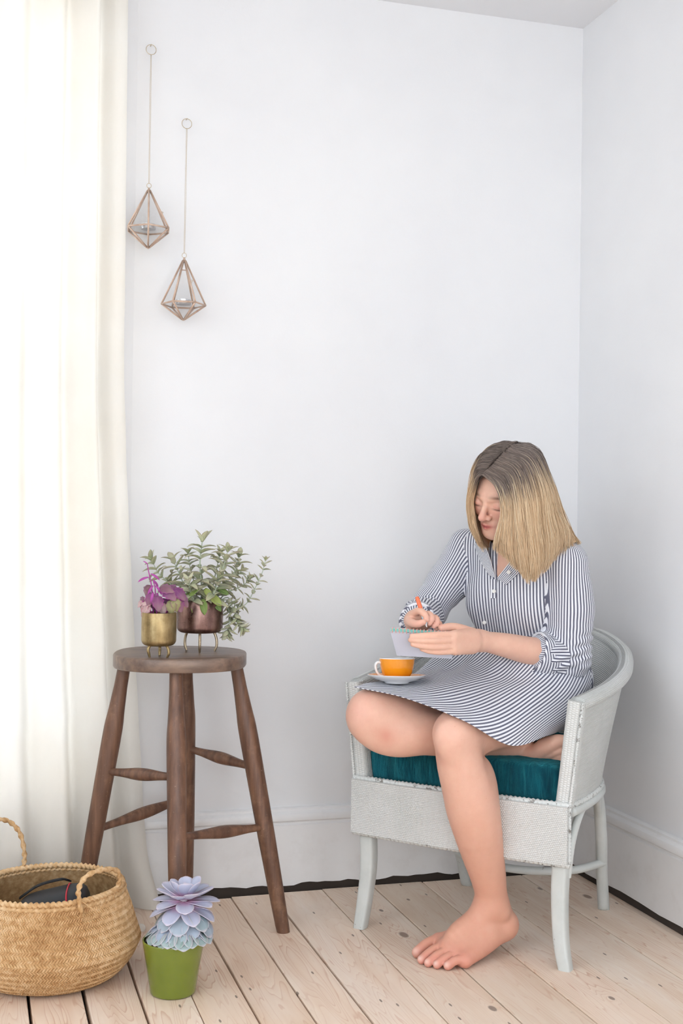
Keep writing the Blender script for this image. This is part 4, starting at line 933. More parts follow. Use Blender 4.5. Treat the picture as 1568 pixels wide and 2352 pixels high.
def build_body():
    g = SDF((0.80, 2.52, -0.004), (1.56, 3.16, 1.22), 0.0025)
    # trunk under the dress, neck
    tx = nz(J['Lsh'] - J['Rsh']); tz = nz(J['neckb'] - J['pelv']); ty = nz(np.cross(tz, tx)); TA = np.stack([tx, ty, tz])
    g.cone(J['Rsh'], J['Lsh'], 0.034, 0.038, 0.02)
    g.ell(J['chest'], TA, (0.118, 0.080, 0.13), 0.03); g.ell(J['waist'], TA, (0.105, 0.075, 0.11), 0.03); g.ell(J['pelv'], TA, (0.12, 0.09, 0.09), 0.03)
    g.chain([J['neckb'] + [0, 0, -0.02], hd(0, -0.030, -0.055)], [0.054, 0.049], 0.02)
    # left leg down to the floor
    g.chain([J['Lhip'], (J['Lhip'] + J['Lknee']) / 2 + [0, 0, -0.006], J['Lknee']], [0.082, 0.068, 0.055], 0.02)
    g.curve([J['Lknee'], at(1056, 1750, 2.832), at(1073, 1810, 2.838), at(1083, 1855, 2.842), at(1096, 1905, 2.852), at(1107, 1955, 2.868), at(1119, 2005, 2.885), at(1127, 2050, 2.898), J['Lank']], [0.053, 0.0535, 0.0580, 0.0590, 0.0560, 0.0495, 0.0425, 0.0370, 0.0345], 22, 0.012)
    g.ell(at(1032, 1698, 2.792), np.stack([camv(1, 0, 0), camv(0, 1, 0), camv(0, 0, 1)]), (0.030, 0.038, 0.020), 0.03)       # kneecap
    g.ell(at(1112, 1825, 2.865), np.stack([camv(1, 0, 0), camv(0, 1, 0), camv(0, 0, 1)]), (0.028, 0.080, 0.030), 0.03)       # calf muscle
    # left foot: weight on the ball, heel a little lifted
    heel = at(1156, 2126, 2.915); tz = [0.030, 0.029, 0.026, 0.022, 0.018]; tr = [0.0130, 0.0104, 0.0100, 0.0098, 0.0102]
    tb = [on_z(1003, 2160, tz[0]), on_z(1016, 2174, tz[1]), on_z(1031, 2184, tz[2]), on_z(1047, 2194, tz[3]), on_z(1064, 2206, tz[4])]
    ta = [on_z(x, y, 0) + [0, 0, r * 0.96] for (x, y), r in zip(((958, 2200), (968, 2214), (983, 2221), (1003, 2225), (1028, 2228)), tr)]
    g.cone(J['Lank'], heel + [0, 0, 0.010], 0.0345, 0.031, 0.02); g.ell(heel, np.eye(3), (0.032, 0.030, 0.030), 0.015)
    g.curve([J['Lank'] + camv(-0.006, 0.004, -0.004), at(1090, 2118, 2.89), at(1050, 2146, 2.87), (tb[1] + tb[2]) / 2 + [0, 0, -0.002]], [0.034, 0.030, 0.025, 0.019], 12, 0.02)
    g.curve([heel + [0, 0, -0.004], at(1110, 2172, 2.865), tb[4] + [0.006, 0.004, -0.001]], [0.026, 0.022, 0.0165], 10, 0.02)
    g.curve([heel + camv(-0.02, 0.0, 0.01), at(1060, 2150, 2.90), tb[0] + [0.010, 0, -0.004]], [0.026, 0.024, 0.0200], 10, 0.02)
    g.curve([at(1120, 2140, 2.885), at(1082, 2158, 2.872), tb[3] + [0.004, 0.002, -0.002]], [0.024, 0.021, 0.018], 8, 0.02); g.cone(at(1095, 2165, 2.868), tb[2], 0.020, 0.016, 0.02)
    for k in range(4): g.cone(tb[k] + [0.004, 0.002, -0.003], tb[k + 1] + [0.004, 0.002, -0.002], 0.018 - 0.001 * k, 0.017 - 0.001 * k, 0.008)
    g.ell(J['Lank'] + camv(0.024, 0.014, -0.018), np.eye(3), (0.013, 0.013, 0.014), 0.012)      # ankle bone
    for k in range(5):
        m = tb[k] * 0.5 + ta[k] * 0.5 + [0, 0, 0.006]
        g.curve([tb[k], m, ta[k]], [tr[k] * 1.12, tr[k] * 0.98, tr[k]], 8, 0.002)
    # right leg folded on the seat, foot tucked by the arm
    g.chain([J['Rhip'], (J['Rhip'] + J['Rknee']) / 2 + [0, 0, 0.005], J['Rknee']], [0.080, 0.062, 0.055], 0.02)
    g.curve([J['Rknee'], at(910, 1664, 2.952), J['Rcalf'], J['Rshin'], J['Rank']], [0.055, 0.0545, 0.053, 0.043, 0.029], 16, 0.03)
    g.ell(at(840, 1650, 2.93), np.stack([camv(1, 0, 0), camv(0, 1, 0), camv(0, 0, 1)]), (0.036, 0.050, 0.030), 0.03)
    g.ell(at(905, 1700, 2.93), np.stack([camv(1, 0, 0), camv(0, 1, 0), camv(0, 0, 1)]), (0.060, 0.036, 0.030), 0.04)
    g.curve([J['Rank'], at(1228, 1730, 2.950), at(1252, 1716, 2.930), at(1276, 1705, 2.915), at(1294, 1702, 2.908)], [0.028, 0.021, 0.0225, 0.0185, 0.0145], 14, 0.006)
    for (x0, y0, x1, y1, r) in ((1254, 1737, 1294, 1724, .0100), (1268, 1745, 1294, 1739, .0088), (1276, 1751, 1290, 1750, .0080)):
        g.curve([at(x0, y0, 2.928), at((x0 + x1) / 2, (y0 + y1) / 2 - 2, 2.915), at(x1, y1, 2.905)], [r * 0.9, r, r * 0.95], 7, 0.0015)
    # arms
    g.chain([J['Lsh'], J['Lelb']], [0.044, 0.037], 0.02); g.curve([J['Lelb'], at(1230, 1497, 3.01), at(1160, 1482, 2.968), J['Lwr'], at(1072, 1470, 2.905)], [0.037, 0.0345, 0.0290, 0.0222, 0.0225], 16, 0.015)
    g.chain([J['Rsh'], (J['Rsh'] + J['Relb']) / 2 + camv(0.006, 0.006, 0.004), J['Relb'], J['Rwr']], [0.034, 0.032, 0.031, 0.026], 0.012)
    # left hand under the pad: palm, four fingers, thumb on top
    pw = J['Lwr']; pk = at(1040, 1474, 2.868)
    g.cone(pw, at(1066, 1470, 2.898), 0.0228, 0.0225, 0.02)
    for (x0, y0, x1, y1, r0, r1) in ((1082, 1460, 1042, 1459, .018, .0120), (1082, 1469, 1038, 1471, .019, .0125), (1082, 1478, 1038, 1484, .018, .0120), (1084, 1486, 1044, 1495, .016, .0105)):
        g.cone(at(x0, y0, 2.905), at(x1, y1, 2.850), r0, r1, 0.010)
    for (P, r) in (([(1042, 1458, 2.848), (1003, 1458, 2.829), (970, 1460, 2.824), (945, 1461, 2.826)], (.0090, .0075, .0068, .0056)),
                   ([(1038, 1471, 2.846), (998, 1472, 2.823), (966, 1472, 2.819), (942, 1470, 2.822)], (.0092, .0076, .0069, .0057)),
                   ([(1038, 1484, 2.846), (998, 1486, 2.825), (968, 1484, 2.821), (947, 1480, 2.823)], (.0089, .0074, .0066, .0055)),
                   ([(1044, 1495, 2.850), (1010, 1498, 2.834), (986, 1496, 2.828), (968, 1491, 2.828)], (.0080, .0066, .0060, .0050)),
                   ([(1080, 1457, 2.905), (1058, 1445, 2.896), (1036, 1440, 2.886), (1014, 1442, 2.876)], (.0165, .0118, .0100, .0080))):
        g.curve([at(*q) for q in P], r, 10, 0.0012)
    # right hand closed round the pen
    g.cone(J['Rwr'], at(953, 1424, 2.925), 0.026, 0.022, 0.015)
    for (x0, y0, x1, y1) in ((945, 1424, 950, 1412), (952, 1428, 962, 1415), (960, 1432, 975, 1422), (965, 1436, 988, 1428)):
        g.cone(at(x0, y0, 2.94), at(x1, y1, 2.905), 0.018, 0.0125, 0.010)
    for (P, r) in (([(948, 1411, 2.905), (962, 1403, 2.880), (975, 1411, 2.866), (980, 1423, 2.865)], (.0100, .0088, .0078, .0064)),
                   ([(962, 1416, 2.905), (984, 1411, 2.884), (991, 1421, 2.872), (986, 1432, 2.870)], (.0098, .0085, .0076, .0062)),
                   ([(974, 1423, 2.905), (998, 1419, 2.890), (1003, 1429, 2.880), (996, 1438, 2.878)], (.0094, .0082, .0074, .0062)),
                   ([(985, 1432, 2.908), (1006, 1431, 2.900), (1009, 1438, 2.892), (1002, 1444, 2.890)], (.0084, .0074, .0067, .0056)),
                   ([(942, 1424, 2.915), (946, 1430, 2.886), (958, 1433, 2.866), (972, 1429, 2.858)], (.0135, .0102, .0090, .0072))):
        g.curve([at(*q) for q in P], r, 10, 0.0012)
    # head
    E3 = HA
    g.ell(hd(0, -0.008, 0.006), E3, (0.068, 0.086, 0.074), 0.02)
    g.ell(hd(0, 0.034, -0.040), E3, (0.056, 0.052, 0.072), 0.03)
    for s in (-1, 1):
        g.cone(hd(s * 0.046, 0.008, -0.052), hd(s * 0.012, 0.064, -0.098), 0.018, 0.015, 0.025)
        g.ell(hd(s * 0.034, 0.062, -0.040), E3, (0.022, 0.020, 0.020), 0.02)
        g.cone(hd(s * 0.012, 0.083, -0.006), hd(s * 0.046, 0.070, -0.006), 0.0085, 0.0065, 0.012)
        g.ell(hd(s * 0.070, -0.012, -0.030), E3, (0.008, 0.016, 0.026), 0.006)                   # ear
    g.ell(hd(0, 0.070, -0.100), E3, (0.018, 0.016, 0.014), 0.02)
    g.ell(hd(0, 0.076, -0.076), E3, (0.024, 0.014, 0.018), 0.012)
    for s in (-1, 1):
        g.ell(hd(s * 0.031, 0.097, -0.024), E3, (0.015, 0.011, 0.0095), 0.012, 'cut')
        g.ell(hd(s * 0.030, 0.0765, -0.024), E3, (0.0135, 0.0115, 0.0105), 0.003)                # lowered lids
    g.cone(hd(0, 0.083, -0.012), hd(0, 0.1045, -0.050), 0.0062, 0.0085, 0.008); g.ell(hd(0, 0.1030, -0.052), E3, (0.0088, 0.0085, 0.0078), 0.006)
    for s in (-1, 1): g.ell(hd(s * 0.0105, 0.0935, -0.054), E3, (0.0075, 0.0085, 0.0068), 0.005)
    for s in (-1, 1):
        g.cone(hd(s * 0.003, 0.0920, -0.0725), hd(s * 0.019, 0.0825, -0.0770), 0.0046, 0.0024, 0.003); g.cone(hd(0, 0.0905, -0.0815), hd(s * 0.016, 0.0830, -0.0790), 0.0054, 0.0026, 0.003)
    V, F = g.mesh(); V = relax(V, F, 2)
    me = np_mesh('body', V, F)
    # skin colour: flush at joints, lips, brows, lashes, nails
    def near(c, r): return np.exp(-(np.linalg.norm(V - np.asarray(c), axis=1) / r) ** 2)
    col = np.tile(np.array(lin((233, 188, 166))[:3]), (len(V), 1))
    def blend(w, rgb, a):
        w = np.clip(w * a, 0, 1)[:, None]; col[:] = col * (1 - w) + np.array(lin(rgb)[:3]) * w
    zl = V[:, 2]
    blend(np.clip((0.55 - zl) / 0.45, 0, 1), (216, 158, 134), 0.75)                          # legs are a little tanned
    blend(near(at(1025, 1738, 2.81), 0.018), (206, 128, 112), 0.55); blend(near(at(1035, 1812, 2.84), 0.018), (188, 112, 98), 0.6); blend(near(at(885, 1690, 2.89), 0.022), (205, 128, 110), 0.55); blend(near(at(1015, 1680, 2.81), 0.04), (240, 190, 176), 0.4); blend(near(at(820, 1630, 2.91), 0.04), (240, 180, 166), 0.4)
    blend(np.clip((0.055 - zl) / 0.05, 0, 1), (224, 150, 132), 0.55)
    for t in ta + tb: blend(near(t, 0.018), (226, 150, 136), 0.5)
    hv = (V - HC) @ HA.T                                                                       # head coordinates
    def box(x, y, z, rx, ry, rz): return np.exp(-((np.abs(hv[:, 0]) - x) / rx) ** 2 - ((hv[:, 1] - y) / ry) ** 2 - ((hv[:, 2] - z) / rz) ** 2)
    blend(box(0.036, 0.075, -0.045, 0.022, 0.05, 0.020), (232, 158, 144), 0.5); blend(box(0.0, 0.108, -0.052, 0.012, 0.02, 0.012), (226, 148, 136), 0.5)
    blend(box(0.0, 0.092, -0.0775, 0.017, 0.02, 0.0065), (196, 98, 98), 1.25); blend(box(0.0, 0.094, -0.0772, 0.018, 0.02, 0.0016), (130, 60, 62), 0.8)
    blend(box(0.031, 0.085, -0.002, 0.017, 0.04, 0.0036), (132, 100, 82), 1.1); blend(box(0.031, 0.085, -0.0315, 0.0125, 0.03, 0.0020), (84, 62, 54), 1.0); blend(box(0.031, 0.085, -0.022, 0.013, 0.03, 0.006), (214, 156, 146), 0.4)
    blend(box(0.0105, 0.100, -0.0595, 0.0035, 0.01, 0.0024), (130, 70, 62), 0.9)
    for q in (at(952, 1431, 2.855), at(985, 1436, 2.862), at(1000, 1437, 2.875)): blend(near(q, 0.02), (238, 176, 160), 0.5)
    for t, r in zip(ta, tr): blend(near(t + camv(-0.004, -0.004, -0.005), r * 0.62), (246, 216, 204), 0.8)
    ca = me.color_attributes.new('skin', 'FLOAT_COLOR', 'POINT'); ca.data.foreach_set('color', np.concatenate([col, np.ones((len(V), 1))], 1).astype(np.float32).ravel())
    t = NT('skin'); at_ = t.n('VertexColor', layer_name='skin'); ob = t.tc('Object')
    c = t.mix(t.math('MULTIPLY', t.ramp(t.noise(ob, 45, 5, 0.65), [(0.35, BLK), (0.75, WHT)]), 0.22), at_.outputs[0], lin((206, 138, 116)))
    c = t.mix(t.math('MULTIPLY', t.ramp(t.noise(ob, 210, 2), [(0.72, BLK), (0.76, WHT)]), 0.25), c, lin((160, 96, 76)))
    t.set(Base_Color=c, Roughness=0.48, Subsurface_Weight=0.14, Subsurface_Radius=(0.012, 0.005, 0.003), Subsurface_Scale=0.6, Specular_IOR_Level=0.35); t.bump(t.noise(ob, 320, 3), 0.08, 0.0008)
    return link('body', me, t.m, per, True), TA
body, TA = build_body()

# ---------------------------------------------------------------- dress
def mat_stripe():
    t = NT('striped_cotton'); a = t.n('Attribute', attribute_name='stripe'); ob = t.tc('Object')
    fr = t.math('FRACT', t.math('DIVIDE', a.outputs['Fac'], 0.0078))
    k = t.ramp(fr, [(0.0, BLK), (0.47, BLK), (0.53, WHT), (0.95, WHT), (1.0, BLK)])
    col = t.mix(k, lin((236, 237, 243)), lin((100, 101, 119)))
    t.set(Base_Color=col, Roughness=0.8, Sheen_Weight=0.1); t.bump(t.math('ADD', t.math('MULTIPLY', t.noise(ob, 26, 4, 0.55, 0.6), 3.0), t.noise(ob, 500, 2)), 0.22, 0.004); return t.m
M_STRIPE = mat_stripe()
def add_stripe(me, F, vals):
    at2 = me.attributes.new('stripe', 'FLOAT', 'CORNER'); at2.data.foreach_set('value', vals.astype(np.float32).ravel())
def build_dress():
    g = SDF((0.88, 2.58, 0.46), (1.62, 3.22, 1.06), 0.0031)
    tx, ty, tz = TA; ty = ty if (CM @ ty)[2] < 0 else -ty; A = np.stack([tx, ty, tz])          # ty: towards her front
    sh = [(J['Rsh'] + tx * 0.02 + tz * 0.004), J['neckb'] + [0, 0, -0.012], (J['Lsh'] - tx * 0.02 + tz * 0.004)]
    g.chain(sh, [0.048, 0.056, 0.048], 0.03)
    g.ell(J['chest'] - tz * 0.005, A, (0.128, 0.090, 0.135), 0.04)
    for s in (-1, 1): g.ell(J['chest'] + tx * 0.052 * s + ty * 0.062 - tz * 0.030, A, (0.055, 0.042, 0.058), 0.05)
    g.ell(J['waist'] + ty * 0.012, A, (0.122, 0.096, 0.115), 0.045); g.ell(J['pelv'] + ty * 0.01, A, (0.150, 0.115, 0.095), 0.05)
    # shirt blousing over the belt line
    g.ell(J['waist'] + ty * 0.040 - tz * 0.012, A, (0.105, 0.066, 0.045), 0.03)
    # sleeves
    g.chain([J['Lsh'], (J['Lsh'] + J['Lelb']) / 2 + camv(0.010, 0, 0), J['Lelb'] + camv(0.006, 0.012, 0)], [0.054, 0.056, 0.056], 0.007)
    g.chain([J['Lelb'] + camv(0.006, 0.010, 0), at(1256, 1505, 3.022)], [0.056, 0.053], 0.007)
    g.chain([J['Rsh'], (J['Rsh'] + J['Relb']) / 2 + camv(0.006, 0.006, 0), J['Relb'] + camv(-0.002, 0.0, 0)], [0.048, 0.049, 0.047], 0.02)
    g.chain([J['Relb'], (J['Relb'] + J['Rwr']) / 2, J['Rwr'] + camv(0.002, -0.004, 0.020)], [0.047, 0.043, 0.039], 0.02)
    # V neck
    vb = at(1134, 1338, 3.060)
    g.cone(at(1166, 1262, 3.045), at(1149, 1300, 3.048), 0.034, 0.0165, 0.003, 'cut'); g.cone(at(1149, 1300, 3.048), vb, 0.0165, 0.003, 0.003, 'cut'); g.cone(J['neckb'] - tz * 0.02, J['neckb'] + tz * 0.12, 0.052, 0.07, 0.006, 'cut')
    # folds pressed into the cloth
    q = g.sub(g.lo, g.lo + g.h * g.n); 
    for zi in range(0, g.D.shape[2], 40):
        sl = slice(zi, min(zi + 40, g.D.shape[2])); ax = [g.lo[0] + g.h * np.arange(g.D.shape[0]), g.lo[1] + g.h * np.arange(g.D.shape[1]), g.lo[2] + g.h * np.arange(sl.start, sl.stop)]
        P = np.stack(np.meshgrid(*ax, indexing='ij'), -1).astype(np.float32); c = (P - J['waist'].astype(np.float32)) @ A.T.astype(np.float32)
        wz = np.exp(-((c[..., 2] + 0.0) / 0.035) ** 2); f = 0.0035 * np.sin(c[..., 2] * 260 + 6 * np.sin(c[..., 0] * 16 + c[..., 1] * 9)) * wz
        e1 = np.linalg.norm(P - J['Lelb'].astype(np.float32), axis=-1); f += 0.0042 * np.sin(P @ (nz(J['Lelb'] - J['Lsh']) * 210).astype(np.float32) + 5 * np.sin(P @ (tx * 26).astype(np.float32))) * np.exp(-(e1 / 0.065) ** 2)
        e2 = np.linalg.norm(P - J['Relb'].astype(np.float32), axis=-1); f += 0.0042 * np.sin(P @ (nz(J['Relb'] - J['Rsh']) * 190).astype(np.float32) + 4 * np.sin(P @ (ty * 30).astype(np.float32))) * np.exp(-(e2 / 0.07) ** 2)
        f += 0.0024 * np.sin(c[..., 0] * 70 + 20 * c[..., 2] + 2.5 * np.sin(c[..., 2] * 22)) * np.clip((c[..., 2] - 0.02) / 0.05, 0, 1)
        g.D[:, :, sl] += f
    V, F = g.mesh(); V = relax(V, F, 2)
    # stripes: each panel of the garment carries its own run of the stripe
    C = V[F].mean(1)
    dT = np.minimum(f_ell(C, J['chest'], A, np.array([0.128, 0.105, 0.16])), f_ell(C, J['waist'], A, np.array([0.122, 0.10, 0.16])))
    for s in (-1, 1): dT = np.minimum(dT, f_ell(C, J['chest'] + tx * 0.052 * s + ty * 0.062 - tz * 0.030, A, np.array([0.062, 0.050, 0.075])))
    dT = np.minimum(dT, f_ell(C, J['waist'] + ty * 0.040 - tz * 0.012, A, np.array([0.11, 0.07, 0.06])))
    dT = np.minimum(dT, f_cone(C, sh[0] + tx * 0.035, sh[2] - tx * 0.035, 0.05, 0.05))
    dLu = f_cone(C, J['Lsh'], J['Lelb'], 0.056, 0.060); dLf = f_cone(C, J['Lelb'], at(1236, 1500, 3.01), 0.054, 0.050)
    dRu = f_cone(C, J['Rsh'], J['Relb'], 0.054, 0.056); dRf = f_cone(C, J['Relb'], J['Rwr'], 0.052, 0.040) - 0.003
    reg = np.argmin(np.stack([dT, dLu, dLf, dRu, dRf]), 0)
    def around(a, b, r, ref):
        d = nz(b - a); x = nz(ref - d * (ref @ d)); y = np.cross(d, x); w = V - a; return np.arctan2(w @ y, w @ x) * r
    cV = (V - J['waist']) @ A.T
    S_all = np.stack([cV[:, 0] * 0.92 - cV[:, 1] * 0.42, around(J['Lsh'], J['Lelb'], 0.058, camv(0.1, 0, -1)), around(J['Lelb'], at(1236, 1500, 3.01), 0.056, camv(0, 0.2, -1)), around(J['Rsh'], J['Relb'], 0.056, camv(-0.2, 0, -1)), around(J['Relb'], J['Rwr'], 0.048, camv(0, -1, -0.4))])
    vals = S_all[reg[:, None], F]
    span = vals.max(1) - vals.min(1); vals[span > 0.1] = vals[span > 0.1][:, :1]
    me = np_mesh('dress', V, F); add_stripe(me, F, vals); o = link('dress', me, M_STRIPE, per, True)
    return o, A
dress, DA = build_dress()
def sub(o, name): return o
def striped_sheet(name, ctrl, nu, nv, th, par, swidth=None, along=False, disp=None, slant=0.0):
    """ctrl rows x cols of (px,py,d); stripes run down the rows (or across when along)"""
    G = [[at(*q) for q in row] for row in ctrl]
    rows = [catmull(r, nu) for r in G]; cols = np.array([catmull([rows[i][j] for i in range(len(rows))], nv) for j in range(nu)]).transpose(1, 0, 2)
    du = np.gradient(cols, axis=1); dv = np.gradient(cols, axis=0); N = np.cross(du, dv); N /= np.maximum(np.linalg.norm(N, axis=2, keepdims=True), 1e-9)
    if N[nv // 2, nu // 2] @ (CC - cols[nv // 2, nu // 2]) < 0: N = -N
    uu, vv = np.meshgrid(np.linspace(0, 1, nu), np.linspace(0, 1, nv))
    if disp is not None: cols = cols + N * disp(uu, vv)[..., None]
    Q = cols - N * th; v = np.concatenate([cols.reshape(-1, 3), Q.reshape(-1, 3)]); f = grid_faces(nu, nv); o = nu * nv
    g = [list(q) for q in f] + [[i + o for i in q[::-1]] for q in f]
    e = [k for k in range(nu)] + [i * nu + nu - 1 for i in range(1, nv)] + [(nv - 1) * nu + k for k in range(nu - 2, -1, -1)] + [i * nu for i in range(nv - 2, 0, -1)]
    for a, b in zip(e, e[1:] + e[:1]): g.append([b, a, a + o, b + o])
    F = np.array(g); me = np_mesh(name, v, F)
    sw = swidth or 0.5; val = (vv if along else uu).ravel() * sw + vv.ravel() * slant; val = np.concatenate([val, val]); add_stripe(me, F, val[F])
    ob = link(name, me, M_STRIPE, None, True, 60); ob.parent = par; return ob
def skirt_disp(u, v):
    d = 0.004 * np.sin(u * 21 + 3 * v) * np.sin(v * 3.1) + 0.003 * np.sin(v * 17 + u * 9) * (1 - v) + 0.0022 * np.sin(u * 47 + v * 6) * (1 - v) ** 2
    return d
skirt = striped_sheet('skirt', [
    [(1010, 1500, 3.16), (1075, 1478, 3.075), (1150, 1470, 3.03), (1225, 1475, 3.015), (1300, 1490, 3.035), (1352, 1520, 3.10)],
    [(955, 1545, 3.13), (1040, 1535, 3.05), (1130, 1535, 3.005), (1220, 1538, 2.985), (1305, 1545, 3.00), (1358, 1560, 3.07)],
    [(900, 1562, 3.06), (1000, 1560, 2.985), (1110, 1570, 2.935), (1215, 1590, 2.925), (1305, 1605, 2.95), (1346, 1620, 3.03)],
    [(846, 1570, 2.975), (950, 1585, 2.912), (1075, 1618, 2.828), (1190, 1655, 2.842), (1285, 1652, 2.91), (1322, 1660, 3.00)],
    [(814, 1577, 2.915), (925, 1601, 2.866), (1060, 1652, 2.772), (1172, 1712, 2.805), (1256, 1690, 2.885), (1300, 1674, 2.97)]], 150, 90, 0.0016, dress, 0.38, disp=skirt_disp, slant=0.160)
# rolled cuff of the left sleeve, standing open round the forearm
def cuff(a, b, r0, r1, nm):
    d = nz(b - a); x = nz(np.cross(d, [0, 0, 1])); y = np.cross(d, x); n = 64; prof = [(0.0, r0 - 0.004), (0.0, r0 + 0.002), (0.35, r0 + 0.004), (0.8, r1 + 0.004), (1.0, r1 + 0.004), (1.06, r1), (1.0, r1 - 0.004), (0.5, r1 - 0.006), (0.2, r0 - 0.006)]
    v = []; L = np.linalg.norm(b - a)
    for t, r in prof:
        for k in range(n):
            q = 2 * math.pi * k / n; rr = r * (1 + 0.03 * math.sin(3 * q + 1) + 0.018 * math.sin(7 * q)); v.append(a + d * L * t + rr * (math.cos(q) * x + math.sin(q) * y))
    F = np.array(grid_faces(n, len(prof), True)); me = np_mesh(nm, np.array(v), F)
    val = np.repeat(np.arange(len(prof)), n) * 0.0 + np.tile(np.arange(n), len(prof)) * 0.0 + np.repeat(np.array([p[0] for p in prof]), n) * L * 1.0 + np.tile(np.sin(np.arange(n) * 2 * math.pi / n), len(prof)) * 0.02
    add_stripe(me, F, val[F]); o = link(nm, me, M_STRIPE, None, True, 60); o.parent = dress
cuff(at(1262, 1512, 3.028), at(1226, 1498, 3.006), 0.050, 0.047, 'cuff')
cuff(J['Rwr'] + camv(0.003, -0.004, 0.035), J['Rwr'] + camv(0.002, -0.003, 0.008), 0.040, 0.039, 'cuff')
# collar, placket and buttons
striped_sheet('collar', [[(1106, 1236, 3.085), (1124, 1282, 3.062), (1137, 1328, 3.054)], [(1088, 1250, 3.140), (1102, 1288, 3.082), (1122, 1320, 3.060)]], 20, 10, 0.0022, dress, 0.06, along=True)
striped_sheet('collar', [[(1190, 1256, 3.018), (1170, 1290, 3.030), (1141, 1328, 3.050)], [(1214, 1276, 3.010), (1194, 1312, 3.018), (1162, 1343, 3.030)]], 20, 10, 0.0022, dress, 0.06, along=True)
striped_sheet('placket', [[(1127, 1330, 3.062), (1141, 1331, 3.058)], [(1127, 1350, 3.060), (1141, 1351, 3.056)], [(1127, 1374, 3.059), (1141, 1374, 3.055)]], 8, 20, 0.003, dress, 0.016, disp=lambda u, v: 0 * u + 0.003)
M_BTN = plain('pearl_button', (238, 236, 232), 0.3)
for (x, y, d) in ((1134, 1358, 3.053), (1168, 1314, 3.021), (1112, 1430, 3.098)):
    c = at(x, y, d); n = nz(CC - c + np.array([-0.5, 0, 0.3])); v, f, uv = tube([c - n * 0.001, c + n * 0.0012, c + n * 0.002], [0.0048, 0.0048, 0.0036], 16); o = mesh('button', v, f, M_BTN, None, True, 40); o.parent = dress

